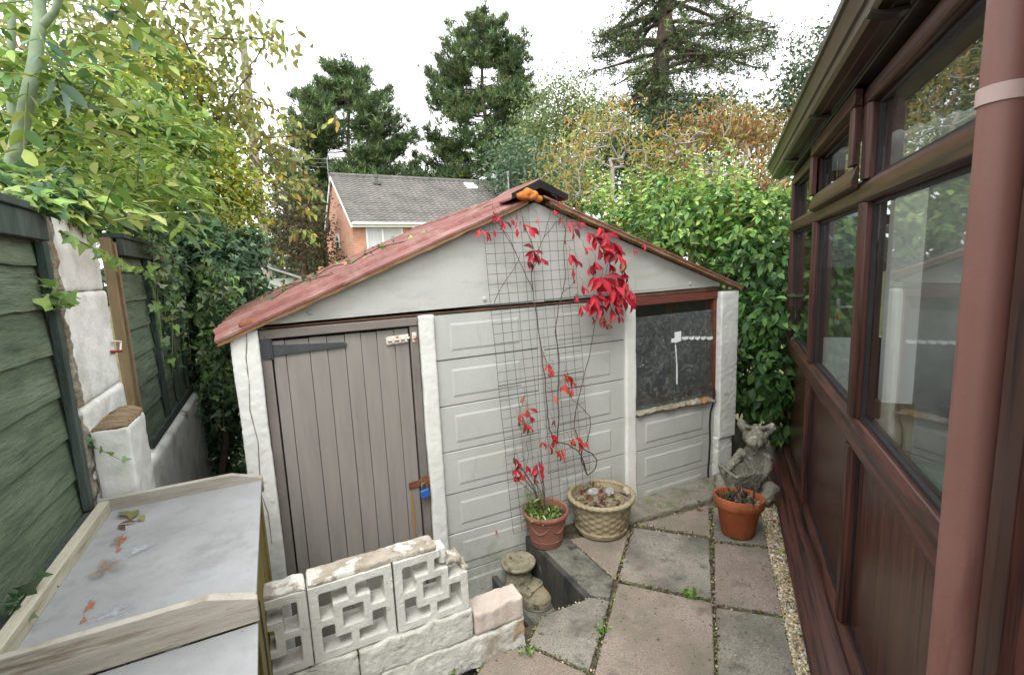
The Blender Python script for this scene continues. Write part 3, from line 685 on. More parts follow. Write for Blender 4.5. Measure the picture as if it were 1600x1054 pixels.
# cable down the right post
cb = [(1116, 606), (1117, 617), (1114, 630), (1110, 645), (1109, 665), (1109.5, 690), (1108, 715), (1106.5, 735), (1107, 757), (1110, 768)]
obj('cable', MB().tube([wall(u, v, .022) for u, v in cb], .0065, 8), 'cable', tags=('black cable clipped down the side of the shed window bay', 'cable'))
cp = MB(); c = onz(1010, 812, .0)
obj('concrete_edging', MB().add([(3.03, 2.5, -.1), (3.09, 2.5, -.1), (3.09, 2.5, .40), (3.03, 2.5, .415), (3.36, 2.62, -.1), (3.40, 2.57, -.1), (3.40, 2.57, .27), (3.36, 2.62, .28)],
    [(0, 1, 2, 3), (4, 7, 6, 5), (0, 4, 5, 1), (1, 5, 6, 2), (2, 6, 7, 3), (3, 7, 4, 0)]), 'kerb', bevel=.008,
    tags=('low grey concrete edging board behind the stone creature', 'edging board'))

# ------------------------------------------------------------------ conservatory (local x along the wall, local y outwards, local z up)
CA = R(50)
Ad = np.array([math.sin(CA), math.cos(CA), 0]); An = np.array([math.cos(CA), -math.sin(CA), 0])
CO = np.array([2.326, 1.499, 0])+An*.09
def cl2w(s, o, z): return CO+Ad*s-An*o+np.array([0, 0, z])
con = thing('conservatory', CO, 'rosewood brown conservatory with tall panes and solid lower panels', 'conservatory', rotz=R(40))
def cb(name, boxes, mat, parent=None, bevel=.004, **k):
    mb = MB()
    for b in boxes: mb.box(*b)
    return obj(name, mb, mat, parent or con, local=True, bevel=bevel, **k)
MU = [1.455, .415, -.62, -1.655]     # centres of the uprights
ZB, Z1, Z2, Z3, Z4 = .10, .905, 1.012, 1.815, 2.16
obj('plinth', MB().box(-3.5, 1.5, -.14, -.02, -.10, .10), 'kerb', con, local=True)
sillb = MB().prism([(.115, .048), (.118, .07), (.06, .092), (.0, .105), (-.07, .105), (-.07, .04)], -3.5, 1.58, 'x')
obj('sill', sillb, 'upvc', con, local=True, bevel=.004)
GT = .895
def bead(poly, s0, s1): return MB().prism(poly, s0, s1, 'x')
# chamfered rails: a rounded nose to the outside, glazing rebate behind
for nm, za, zb in (('bottom_rail', .1055, .165), ('mid_rail', .902, 1.012), ('transom', 1.792, 1.872), ('head_rail', 2.125, 2.20)):
    hgt = zb-za
    obj(nm, bead([(-.008, za), (0, za+.008), (0, zb-.022), (-.018, zb), (-.07, zb), (-.07, za)], -1.69, 1.4895), 'upvc', con, local=True, bevel=.003)
for i, s in enumerate(MU):
    hw = .036
    if i == 3: continue
    for za, zb in ((.1655, .9015), (1.0125, 1.7915), (1.8725, 2.1245)):
        q = [(s-hw, -.012), (s-hw+.012, .002), (s+hw-.012, .002), (s+hw, -.012), (s+hw, -.07), (s-hw, -.07)]
        obj('mullion', MB().prism(q[::-1], za, zb, 'z'), 'upvc_v', con, local=True, bevel=.002)
for i in range(len(MU)-1):
    b, a = MU[i]-.0365, MU[i+1]+.0365
    panel_ = cb('lower_panel', [(a, b, -.05, -.036, .1655, .9015)], 'upvc_panel', bevel=0)
    gk = MB()
    for za, zb in ((1.0125, 1.7915), (1.8725, 2.1245)):
        for q in ((a, a+.012, za, zb), (b-.012, b, za, zb), (a+.0125, b-.0125, za, za+.012), (a+.0125, b-.0125, zb-.012, zb)):
            gk.box(q[0], q[1], -.044, -.030, q[2], q[3])
        cb('pane', [(a, b, -.052, -.046, za, zb)], 'glass', bevel=0)
    obj('gasket', gk, 'gasket', con, local=True)
    gw = MB()
    for q in ((a, a+.006, .1655, .9015), (b-.006, b, .1655, .9015), (a+.0065, b-.0065, .1655, .173), (a+.0065, b-.0065, .894, .9015)): gw.box(q[0], q[1], -.0355, -.029, q[2], q[3])
    obj('panel_gasket', gw, 'gasket', con, local=True)
obj('corner_post', MB().prism([(-2.15, .012), (-1.6195, .012), (-1.6195, -.07), (-2.15, -.07)][::-1], .1055, 2.2, 'z'), 'upvc_v', con, local=True, bevel=.004)
obj('corner_trim', MB().box(-2.02, -1.80, .0125, .022, .1055, 2.2), 'upvc_v', con, local=True, bevel=.003)
# opening fanlight, standing proud of the frame
a, b = MU[2]+.030, MU[1]-.022
fl = thing('fanlight', (0, 0, 0), None, None); fl.parent = con
W_ = .062
for nm, q in (('sash_rail', (a, b, 1.845, 1.845+.085)), ('sash_rail', (a, b, 2.128, 2.19))):
    za, zb = q[2], q[3]
    pr = [(.004, za), (.026, za+.010), (.030, za+.03), (.012, zb), (.004, zb)] if za < 2 else [(.004, za), (.03, za+.012), (.03, zb), (.004, zb)]
    obj(nm, MB().prism(pr, a, b, 'x'), 'upvc', fl, local=True, bevel=.003)
for s in (a, b-W_):
    obj('sash_stile', MB().prism([(s, .004), (s, .026), (s+.008, .031), (s+W_-.008, .031), (s+W_, .026), (s+W_, .004)][::-1], 1.9305, 2.1275, 'z'), 'upvc_v', fl, local=True, bevel=.002)
# far end wall, running back from the corner
fe = MB()
for y_ in (-.07, -.95, -1.85): fe.box(1.43, 1.489, y_-.07, y_-.0005, .1, 2.2)
obj('end_frame', fe, 'upvc_v', con, local=True, bevel=.003)
fr = MB()
for za, zb in ((.1, .17), (.902, 1.012), (1.80, 1.87), (2.13, 2.2)): fr.box(1.435, 1.486, -.9495, -.1405, za, zb).box(1.435, 1.486, -1.8495, -1.0205, za, zb)
obj('end_rail', fr, 'upvc', con, local=True, bevel=.003)
for y0, y1 in ((-.9495, -.1405), (-1.8495, -1.0205)):
    obj('end_panel', MB().box(1.45, 1.47, y0, y1, .1705, .9015), 'upvc_panel', con, local=True)
    obj('end_pane', MB().box(1.457, 1.463, y0, y1, 1.0125, 1.7995), 'glass', con, local=True)
    obj('end_pane', MB().box(1.457, 1.463, y0, y1, 1.8705, 2.1295), 'glass', con, local=True)
obj('end_gable', MB().prism([(-.07, 2.2005), (-.07, 2.29), (-2.3, 2.84), (-2.3, 2.2005)], 1.44, 1.475, 'x'), 'inside_grey', con, local=True)
bs_ = MB()
for k in range(22): yb0 = -.12-.099*k; bs_.obox((-.9, yb0, 2.285-.2466*(yb0+.08)), (2.3, 0, 0), (0, .026, .012), (0, 0, .0015))
obj('roof_blind', bs_, M('slat_blind', L8(128, 120, 106), L8(150, 142, 128), 5, rough=.8, bump=0), con, local=True)
# eaves: fascia, gutter, roof
obj('fascia', MB().prism([(-.07, 2.2005), (.03, 2.2005), (.045, 2.225), (.045, 2.33), (-.07, 2.33)], -3.5, 1.52, 'x'), 'fascia', con, local=True, bevel=.003)
gp = [(.047, 2.20), (.082, 2.195), (.084, 2.2025), (.108, 2.206), (.112, 2.200), (.122, 2.212), (.125, 2.236), (.133, 2.240), (.138, 2.262), (.150, 2.280), (.160, 2.284), (.162, 2.302), (.150, 2.304), (.128, 2.268), (.116, 2.216), (.085, 2.208), (.055, 2.208), (.047, 2.21)]
gut = obj('gutter', MB().prism(gp, -3.5, 1.60, 'x'), 'gutter', con, local=True, smooth=24)
obj('gutter_end', MB().prism(gp[:12]+[(.047, 2.30)], 1.6005, 1.606, 'x'), 'gutter', gut, local=True)
gb = MB()
for s in (.75, -.25, -1.2, -2.2):
    obj('gutter_bracket', MB().prism([(.047, 2.185), (.09, 2.182), (.128, 2.196), (.128, 2.2025), (.09, 2.1935), (.047, 2.197)], s-.02, s+.02, 'x'), 'fascia', gut, local=True, bevel=.002)
rf = MB().prism([(.06, 2.335), (.06, 2.36), (-2.3, 2.93), (-2.3, 2.90)], -3.5, 1.56, 'x')
obj('roof', rf, glassmat('roof_polycarbonate', (.78, .79, .79), 1.25), con, local=True)
rb = MB()
for s in np.arange(-3.4, 1.6, .62): rb.prism([(.07, 2.3605), (.07, 2.39), (-2.3, 2.96), (-2.3, 2.9305)], s-.03, s+.03, 'x').prism([(-.08, 2.30), (-.08, 2.345), (-2.3, 2.895), (-2.3, 2.84)], s-.03, s+.03, 'x')
obj('roof_bar', rb, 'upvc', con, local=True)
# inside: boarded floor, the rendered house wall with its door, a pier, oddments
obj('floor', MB().box(-3.45, 1.42, -2.28, -.145, .02, .12), 'boards', con, local=True)
obj('back_wall', MB().box(-3.6, 2.0, -2.34, -2.30, -.1, 3.2), 'plaster', con, local=True)
obj('inner_pier', MB().box(1.10, 1.20, -.70, -.535, .62, 2.13), 'plaster', con, local=True, bevel=.004)
obj('pier_base', MB().box(1.09, 1.21, -.71, -.525, .1205, .619), 'rawwood', con, local=True)
obj('inner_wall', MB().box(1.30, 1.38, -2.29, -.72, .1205, 2.13), 'inside_grey', con, local=True, bevel=.004)  # grey puts the shed door's reflection in the pane into this wall's colour
idoor = obj('inner_door', MB().box(1.33, 1.37, -.53, -.455, .1205, 2.1).box(1.33, 1.37, -.225, -.15, .1205, 2.1).box(1.33, 1.37, -.4545, -.2255, .1205, 1.02).box(1.33, 1.37, -.4545, -.2255, 2.0, 2.1), 'whiteup', con, local=True, bevel=.004)
obj('glazing', MB().box(1.345, 1.355, -.455, -.225, 1.02, 2.0), 'fglass', idoor, local=True)
obj('door_handle', MB().box(1.29, 1.305, -.41, -.29, 1.235, 1.252).box(1.305, 1.33, -.31, -.285, 1.18, 1.30), 'steel', idoor, local=True, bevel=.003)
# things standing in the conservatory
def conth(name, s, o, z, label, cat):
    return thing(name, cl2w(s, o, z), label, cat, rotz=R(40))
t = conth('storage_box', .45, -.75, .12, 'dark green plastic box on the conservatory floor behind the glass', 'box')
obj('body', MB().box(-.2, .2, -.15, .15, 0, .24), 'greenbox', t, local=True, bevel=.015); obj('lid', MB().box(-.215, .215, -.165, .165, .241, .275), 'greenbox', t, local=True, bevel=.01)
t = conth('cabinet', .85, -1.2, .12, 'white cabinet seen through the middle pane of the conservatory', 'cabinet')
obj('body', MB().box(-.25, .25, -.25, .25, 0, .85), 'whiteup', t, local=True, bevel=.01); obj('top', MB().box(-.27, .27, -.27, .27, .851, .88), 'whiteup', t, local=True, bevel=.006)
kr = conth('key_ring', 1.285, -.30, 1.10, 'bunch of keys hanging in the white door inside the conservatory', 'keys')
obj('ring', MB().tube([(0, .012*math.cos(a_), .1+.02+.012*math.sin(a_)) for a_ in np.linspace(0, 6.283, 14)], .0018, 6), 'steel', kr, local=True)
obj('fob', MB().box(-.004, .004, -.016, .016, .05, .105), 'redleafless', kr, local=True, bevel=.003)
obj('key', MB().box(-.002, .002, -.006, .006, .02, .10).box(-.002, .002, .010, .020, .028, .10), 'steel', kr, local=True)
# downpipe
d_ = ray(1538, 480); dd = .372/(d_@An); pc = CP+d_*dd
pr_ = .0292
pipe = thing('downpipe', (pc[0], pc[1], -.05), 'round brown plastic downpipe with a pale clip at the near end of the conservatory', 'downpipe')
pb = MB()
ps = []; zz = np.linspace(-.05, 2.25, 24)
obj('pipe', MB().tube([(pc[0], pc[1], z) for z in zz], pr_, 48), 'pipe', pipe, smooth=60)
d2 = ray(1520, 178); zc = CAMZ+(d2*(.372/(d2@An)))[2]
obj('clip', MB().tube([(pc[0], pc[1], z) for z in (zc-.013, zc-.012, zc+.012, zc+.013)], [pr_+.001, pr_+.0032, pr_+.0032, pr_+.001], 48), 'strap', pipe, smooth=40)
obj('clip_lug', MB().obox(np.array([pc[0], pc[1], zc])+An*(pr_+.015), An*.016, Ad*.012, (0, 0, .011)), 'strap', pipe, bevel=.002)

# gravel strip between slabs and conservatory
gb = MB(); gp = [onz(u, v, 0)[:2] for u, v in ((1190, 806), (1200, 852), (1224, 960), (1252, 1085))]
inner = [cl2w(s, .09, 0)[:2] for s in (-2.2, -.8, .5, 1.55)]
gob = obj('gravel', MB().prism([tuple(p) for p in gp+inner], -.05, -.022) if False else MB().prism([tuple(p) for p in (inner[::-1]+gp)][::-1], -.05, -.020), 'gravelbed', smooth=0, tags=('bed of fine chippings beside the conservatory', None, None, 'structure'))
def ico():
    t = (1+5**.5)/2
    v = unit(np.array([(-1, t, 0), (1, t, 0), (-1, -t, 0), (1, -t, 0), (0, -1, t), (0, 1, t), (0, -1, -t), (0, 1, -t), (t, 0, -1), (t, 0, 1), (-t, 0, -1), (-t, 0, 1)], float))
    f = [(0, 11, 5), (0, 5, 1), (0, 1, 7), (0, 7, 10), (0, 10, 11), (1, 5, 9), (5, 11, 4), (11, 10, 2), (10, 7, 6), (7, 1, 8), (3, 9, 4), (3, 4, 2), (3, 2, 6), (3, 6, 8), (3, 8, 9), (4, 9, 5), (2, 4, 11), (6, 2, 10), (8, 6, 7), (9, 8, 1)]
    return v, f
IV, IF = ico()
TPL['pebble'] = (IV*np.array([.5, .4, .3]), IF)
P = []
gp_, in_ = np.array(gp), np.array(inner[::-1])
for k in range(5200):
    t = rng.random()**.8*3; i = min(2, int(t)); f = t-i
    A_ = gp_[i]*(1-f)+gp_[i+1]*f; B_ = in_[i]*(1-f)+in_[i+1]*f
    q = rng.random(); P.append((*(A_*(1-q)+B_*q), -.016+.012*rng.random()))
P = np.array(P); n = len(P)
leafmesh('gravel_chippings', [(P, rdir(n, (0, 0, 0))*np.array([1, 1, .3]), rdir(n, (0, 0, 2)), .0135*rng.uniform(.6, 1.6, n),
         palette([L8(196, 186, 160), L8(176, 160, 128), L8(216, 210, 194), L8(150, 138, 116), L8(186, 166, 120)], n, .12), 'pebble')],
         'chipping', tags=('pale buff gravel chippings between paving and conservatory', None, None, 'stuff'))

# ------------------------------------------------------------------ pots and ornaments
def pot(name, c, prof, mat, label, cat, tilt=(0, 0)):
    t = thing(name, c, label, cat); return t
# plastic terracotta pot with a scalloped garland
pc1 = onz(854, 846, .004); pc1[2] = .004
p1 = thing('flowerpot', pc1, 'pinkish plastic terracotta pot with a swag in relief, standing on the kerb', 'flowerpot')
prof = [(.0, 0), (.086, 0), (.090, .006), (.099, .06), (.112, .13), (.122, .176), (.124, .180), (.133, .182), (.137, .190), (.137, .204), (.132, .211), (.124, .207), (.119, .19), (.108, .10), (.0, .10)]
obj('body', MB().lathe(prof, (0, 0, 0), 64), 'terra_plastic', p1, local=True, smooth=40)
sw = MB()
for k in range(6):
    a0 = k*math.pi/3+.2
    pts = []
    for j in range(11):
        tt = j/10; z = .150-.045*math.sin(math.pi*tt); a = a0+tt*math.pi/3; r = np.interp(z, [.06, .13, .176], [.099, .112, .122])+.001
        pts.append((r*math.cos(a), r*math.sin(a), z))
    sw.tube(pts, [.002+.0045*math.sin(math.pi*j/10) for j in range(11)], 6)
for z, r in ((.160, .1195), (.045, .0975)): sw.tube([(r*math.cos(2*math.pi*j/48), r*math.sin(2*math.pi*j/48), z) for j in range(49)], .0022, 6)
obj('garland', sw, 'terra_plastic', p1, local=True)
obj('soil', MB().lathe([(0, .175), (.06, .178), (.119, .170)], (0, 0, 0), 32), 'soil', p1, local=True, stone=None)
# big basket-weave stone planter
pc2 = onz(940, 826, 0.0); pc2[2] = .004
p2 = thing('stone_planter', pc2, 'large buff stone planter with a basket-weave side and rope rim', 'planter')
mb = MB(); prof = []
nz, na = 30, 120; vs = []
for i in range(nz+1):
    t = i/nz; z = .008+.205*t; r0 = .142+.046*t**.85
    for j in range(na):
        a = 2*math.pi*j/na; row = int(t*9.99); ph = (row % 2)*math.pi
        wv = .0045*math.sin(a*13+ph)*abs(math.sin(math.pi*t*10))**.6 if .1 < t else 0
        rr = r0+wv+(.010 if t < .14 else 0)
        vs.append((rr*math.cos(a), rr*math.sin(a), z))
fs = [(i*na+j, i*na+(j+1) % na, (i+1)*na+(j+1) % na, (i+1)*na+j) for i in range(nz) for j in range(na)]+[tuple(range(na))[::-1]]
mb.add(vs, fs)
obj('body', mb, 'basket', p2, local=True, smooth=60)
rm = MB()
vs = []; nr = 160
for j in range(nr):
    a = 2*math.pi*j/nr
    for k in range(10):
        b = 2*math.pi*k/10; rr = .0155*(1+.16*math.sin(a*34+b*2))
        vs.append(((.192+rr*math.cos(b))*math.cos(a), (.192+rr*math.cos(b))*math.sin(a), .222+rr*.9*math.sin(b)))
rm.add(vs, [(j*10+k, ((j+1) % nr)*10+k, ((j+1) % nr)*10+(k+1) % 10, j*10+(k+1) % 10) for j in range(nr) for k in range(10)])
obj('rim', rm, 'basket', p2, local=True, smooth=60)
obj('inner_face', MB().lathe([(.182, .226), (.172, .20), (.165, .16)], (0, 0, 0), 64), 'basket', p2, local=True)
vs = []; sb = MB().lathe([(0, .206), (.05, .204), (.10, .20), (.14, .195), (.174, .186)], (0, 0, 0), 40)
sb.v = [(x, y, z+rng.normal(0, .003)) for x, y, z in sb.v]
obj('soil', sb, M('sandy_grit', L8(104, 94, 80), L8(148, 136, 114), 22, rough=1, bump=.8, bscale=60, spots=((L8(74, 62, 54), 14, .55, .66),)), p2, local=True)
for k, (u, v, r, lab) in enumerate(((926, 769, .034, 'mottled flint lying left in the stone planter'), (952, 768, .032, 'white and black flint lying in the middle of the stone planter'), (979, 766, .03, 'flat pale stone at the edge of the stone planter'))):
    c = onz(u, v, .222); s = MB().ell(c, (r*1.15, r*.9, r*.8), 14, 9, .6*k)
    obj('stone', s, 'flint' if k < 2 else 'coping', stone=(.005, .016, .025, 2), loc=tuple(c-np.array([0, 0, .02])), tags=(lab, 'stone', 'stones in the planter'))
# fired terracotta pot, tilted
pc3 = onz(1152, 833, 0.0)
p3 = thing('flowerpot', pc3, 'orange terracotta pot with dead grass, standing alone on the paving', 'flowerpot')
p3.rotation_euler = (R(-3), R(5), 0)
prof = [(0, .004), (.086, .004), (.090, .008), (.118, .165), (.121, .168), (.132, .170), (.137, .177), (.142, .225), (.139, .232), (.130, .232), (.126, .226), (.119, .18), (.112, .15), (0, .15)]
obj('body', MB().lathe(prof, (0, 0, 0), 72), 'terra', p3, local=True, smooth=40)
sb = MB().lathe([(0, .205), (.04, .207), (.08, .20), (.121, .19)], (0, 0, 0), 36); sb.v = [(x, y, z+rng.normal(0, .004)) for x, y, z in sb.v]
obj('soil', sb, 'soil', p3, local=True)
# a darker, damp flake at the foot of the pot
fl_ = M('damp_terracotta', L8(140, 66, 40), L8(160, 80, 50), 12, rough=.7)
vs = []; na = 12
for i in range(5):
    z = .010+.022*i
    for j in range(na):
        a = -1.25+.9*j/(na-1)*(1-.12*i)+.12*i; r = np.interp(z, [.008, .165], [.090, .118])+.0012
        vs.append((r*math.cos(a), r*math.sin(a), z))
obj('damp_patch', MB().add(vs, [(i*na+j, i*na+j+1, (i+1)*na+j+1, (i+1)*na+j) for i in range(4) for j in range(na-1)]), fl_, p3, local=True)

# seated stone creature holding a basin
sc = onz(1168, 768, 0); sc[2] = -.01; rv0 = np.array([rt[0], rt[1], 0])
sx, sy = Ad*0, 0
sc = sc+rv0*.02
statue = thing('stone_creature', sc, 'seated grey stone creature with round ears holding an empty basin', 'statue')
view = unit(np.array([-sc[0], -sc[1], 0])); fx = unit(view+np.array([-.25, -.0, 0])); rx = np.array([-fx[1], fx[0], 0])   # fx: the way it faces
SK = 1.08
def S(f, s, z): return np.array(sc)+(fx*f+rx*s*-1+np.array([0, 0, z]))*SK
az = math.atan2(fx[1], fx[0])
bd = MB()
bd.ell(S(-.03, -.02, .15), (.075, .086, .15), 18, 12, az).ell(S(-.02, -.02, .26), (.062, .073, .10), 16, 10, az)          # trunk
bd.ell(S(.0, -.02, .385), (.075, .082, .072), 18, 12, az).ell(S(.062, -.02, .362), (.042, .055, .040), 14, 9, az)      # head and muzzle
bd.ell(S(.10, -.02, .368), (.016, .026, .019), 10, 7, az)
bd.tube([S(-.02, -.02, .30), S(-.005, -.02, .345)], [.055, .06], 10)
for s_ in (-1, 1):
    bd.tube([S(-.015, -.02+s_*.06, .42), S(-.015, -.02+s_*.088, .455), S(-.02, -.02+s_*.098, .478)], [.034, .032, .012], 10)
    bd.ell(S(.05, -.02+s_*.034, .405), (.014, .016, .012), 8, 6, az)
    bd.tube([S(-.02, -.02+s_*.07, .275), S(.03, .0+s_*.10, .20), S(.08, .03+s_*.10, .15), S(.13, .05+s_*.06, .14)], [.031, .028, .024, .02], 10)   # arms round the basin
    bd.tube([S(-.03, .02+s_*.07, .07), S(.08, .02+s_*.15, .085), S(.16, .02+s_*.12, .045), S(.19, .02+s_*.06, .035)], [.055, .05, .04, .032], 10)       # legs
bd.ell(S(-.02, .02, .04), (.13, .15, .05), 18, 8, az)
for k in range(5): bd.ell(S(.0+.01*k, -.02+.05*math.sin(k*2.1), .447+.006*math.cos(k*3)), (.024, .022, .016), 8, 6)
stb = obj('body', bd, 'statue', statue, stone=(.0065, .016, .022, 2))
bs = MB()
q = [S(.085, .185, .0), S(.25, .06, .0), S(.10, -.085, .0), S(-.02, .04, 0)]
def ring(z, k):
    c = sum(q)/4; return [tuple((c+(p-c)*k)[:2])+(sc[2]+z*SK,) for p in q]
vs = ring(.06, .8)+ring(.195, 1.0)+ring(.198, .80)+ring(.10, .66)
bs.add(vs, [(3, 2, 1, 0)]+[(i, (i+1) % 4, 4+(i+1) % 4, 4+i) for i in range(4)]+[(4+i, 4+(i+1) % 4, 8+(i+1) % 4, 8+i) for i in range(4)]+[(8+i, 8+(i+1) % 4, 12+(i+1) % 4, 12+i) for i in range(4)]+[(12, 13, 14, 15)])
obj('basin', bs, 'statue', statue, stone=(.006, .012, .02, 1))

# boot-shaped stone ornament on the sunken step
bc = np.array([1.115, 2.335, -.27])
bt = thing('stone_boot', bc, 'weathered stone ornament like a boot with a dished top on the sunken step', 'ornament')
ab = np.array([.45, -.9, 0]); ab = ab/np.linalg.norm(ab)
mb = MB()
mb.lathe([(0, .0), (.082, .0), (.084, .06), (.076, .12), (.068, .155), (.070, .178), (.098, .186), (.104, .198), (.100, .210), (.088, .210), (.06, .194), (0, .188)], bc, 30)
mb.v = mb.v[:]
tb = MB().lathe([(0, .0), (.082, .0), (.088, .010), (.086, .045), (.074, .062), (0, .068)], bc+ab*.125, 28)
mb.add(tb.v, tb.f)
br_ = MB().prism([tuple((bc+ab*f_+np.array([-ab[1], ab[0], 0])*s_)[:2]) for f_, s_ in ((-.04, -.08), (.13, -.075), (.13, .075), (-.04, .08))], bc[2], bc[2]+.085)
mb.add(br_.v, br_.f)
obj('body', mb, 'boot', bt, stone=(.005, .007, .03, 1))
sl_ = MB().lathe([(0, -.002), (.094, -.002), (.096, .008), (0, .010)], bc+ab*.128, 28)
obj('sole', sl_, 'kerb', bt)

# ------------------------------------------------------------------ screen-block wall
YS = 1.72; TH = .085
sw_ = thing('screen_wall', (.36, YS, 0), 'low white wall of pierced concrete screen blocks on a painted block base', 'wall')
def frame_block(x0, z0, s=.290, cut=False):
    mb = MB(); f = .033; y0, y1 = YS, YS+TH
    def b(xa, xb, za, zb): mb.box(x0+xa, x0+xb, y0, y1, z0+za, z0+zb)
    i0, i1, t = .078, .212, .030
    e = .0004
    if not cut:
        b(0, f, 0, s); b(s-f, s, 0, s); b(f, s-f, 0, f); b(f, s-f, s-f, s)
    else:                       # the top corner has broken away in steps
        b(0, f, 0, s); b(f, s-f, 0, f); b(s-f, s, 0, .165); b(f, .185, s-f, s)
    b(i0, i1, i0, i0+t); b(i0, i1, i1-t, i1); b(i0, i0+t, i0+t, i1-t); b(i1-t, i1, i0+t, i1-t)
    b(.130, .160, f, i0); b(f, i0, .130, .160); b(.130, .160, i1, s-f)
    if not cut: b(i1, s-f, .130, .160)
    else: b(i1, s-f, .130, .160)
    return mb
g_ = .0035
for x0, cut in ((-.297, False), (0.0, False), (.300, True)):
    obj('screen_block', frame_block(x0, .245, .2935, cut), 'screen', sw_, stone=(.0042, .0032, .02, 1))
def ragged(x0, x1, y0, y1, z0, z1, n=8):
    vs = []
    for i in range(n+1):
        x = x0+(x1-x0)*i/n; a, b_, c_ = rng.normal(0, .005, 3)
        vs += [(x, y0+a*.6, z0), (x, y0+a, z1+b_), (x, y1+c_, z1+b_*.6), (x, y1, z0)]
    return MB().add(vs, [(i*4+k, (i+1)*4+k, (i+1)*4+(k+1) % 4, i*4+(k+1) % 4) for i in range(n) for k in range(4)]+[(0, 1, 2, 3), tuple(n*4+k for k in (3, 2, 1, 0))])
obj('coping', ragged(-.30, -.006, YS+.006, YS+TH+.008, .5385, .558), 'coping', sw_, stone=(.006, .008, .025, 1))
obj('coping', ragged(.002, .470, YS+.004, YS+TH+.012, .5385, .561), 'coping', sw_, stone=(.006, .009, .025, 1))
obj('coping', ragged(.505, .572, YS+.01, YS+TH, .452, .478, 4), 'coping', sw_, stone=(.007, .014, .03, 1))
obj('coping', ragged(.572, .598, YS+.01, YS+TH, .405, .432, 4), 'coping', sw_, stone=(.007, .014, .03, 1))
obj('broken_top', ragged(.48, .512, YS+.002, YS+TH, .47, .535, 3), 'screen', sw_, stone=(.007, .012, .03, 1))
obj('base_course', ragged(-.31, .145, YS-.012, YS+TH+.02, .10, .2425), 'base_paint', sw_, stone=(.007, .009, .03, 1))
obj('base_course', ragged(.150, .60, YS-.012, YS+TH+.02, .118, .2425), 'base_paint', sw_, stone=(.007, .009, .03, 1))
obj('base_course', ragged(-.31, .835, YS-.018, YS+TH+.02, -.03, .116), 'base_paint', sw_, stone=(.008, .018, .05, 1))
obj('base_course', ragged(-.31, .93, YS+.03, YS+TH, -.44, -.031), 'kerb', sw_, stone=(.012, .012, .05, 1))
obj('end_stub', ragged(.606, .832, YS-.012, YS+TH+.012, .118, .218), M('pink_stub', L8(188, 174, 162), L8(200, 192, 180), 7, rough=.95, bump=.5, spots=((L8(170, 142, 118), 7, .6, .68),)), sw_, stone=(.007, .006, .04, 2))

# ------------------------------------------------------------------ left boundary: fences, rendered pier, low pier
XF = -.70
def fence(name, y0, y1, z0, z1, battens, label, cap=True, nb=7, railw=.06):
    t = thing(name, (XF, (y0+y1)/2, z0), label, 'fence', 'green boundary fence panels')
    h = (z1-z0-.07)/nb; n = max(6, int((y1-y0)/.05))
    ys = np.linspace(y0, y1, n)
    for i in range(nb):
        zb = z0+.05+h*i-.012; zt = zb+h+.03; vs = []
        wob = np.cumsum(rng.normal(0, .0014, n)); wob -= wob.mean()
        for j, y_ in enumerate(ys):
            lo = zb+wob[j]+rng.normal(0, .0008)
            vs += [(XF+.016, y_, lo), (XF+.002, y_, zt), (XF-.006, y_, zt), (XF+.004, y_, lo)]
        fs = [(j*4+k, (j+1)*4+k, (j+1)*4+(k+1) % 4, j*4+(k+1) % 4) for j in range(n-1) for k in range(4)]+[(0, 1, 2, 3), tuple((n-1)*4+k for k in (3, 2, 1, 0))]
        obj('board', MB().add(vs, fs), 'fence', t, smooth=0)
    for yb in battens:
        obj('batten', MB().box(XF+.0175, XF+.042, yb-.02, yb+.02, z0+.055, z1-.105), 'fenceframe', t, bevel=.003)
    obj('top_rail', MB().box(XF+.0175, XF+.045, y0, y1, z1-.10, z1-.014), 'fenceframe', t, bevel=.004)
    obj('capping', MB().box(XF-.03, XF+.055, y0-.005, y1+.005, z1-.0135, z1+.012), 'fenceframe', t, bevel=.004)
    obj('bottom_rail', MB().box(XF+.0175, XF+.045, y0, y1, z0, z0+.05), 'fenceframe', t, bevel=.004)
    return t
fence('fence_panel', .42, 2.175, .775, 1.875, (2.145, 1.30, .6), 'green lapped fence panel nearest the camera, left of the white pier', nb=7)
fence('fence_panel', 3.10, 4.95, .74, 1.865, (3.62, 4.02, 4.45, 4.9), 'green lapped fence panel behind the white pier, half hidden by ivy', nb=7)
ws = thing('timber_post', (XF, 3.04, .74), 'raw split timber post beside the second green fence panel', 'post')
obj('post', MB().box(XF-.03, XF+.02, 3.070, 3.095, .74, 1.83).box(XF-.03, XF+.012, 3.02, 3.045, .74, 1.85), 'rawwood', ws, bevel=.004)
obj('infill', MB().box(XF-.03, XF+.002, 3.0455, 3.0695, .74, 1.84), 'rubble', ws)
hk = [onx(182, 548, XF+.04), onx(188, 548, XF+.04), onx(189, 533, XF+.04), onx(176, 533, XF+.04)]
hko = thing('hook', hk[0], 'small white hook with a red bar on the green fence beside the split timber post', 'hook')
obj('hook_loop', MB().tube(hk, .004, 8), 'white', hko); obj('bar', MB().tube([onx(174, 549, XF+.04), onx(189, 548, XF+.04)], .006, 8), 'redleafless', hko)
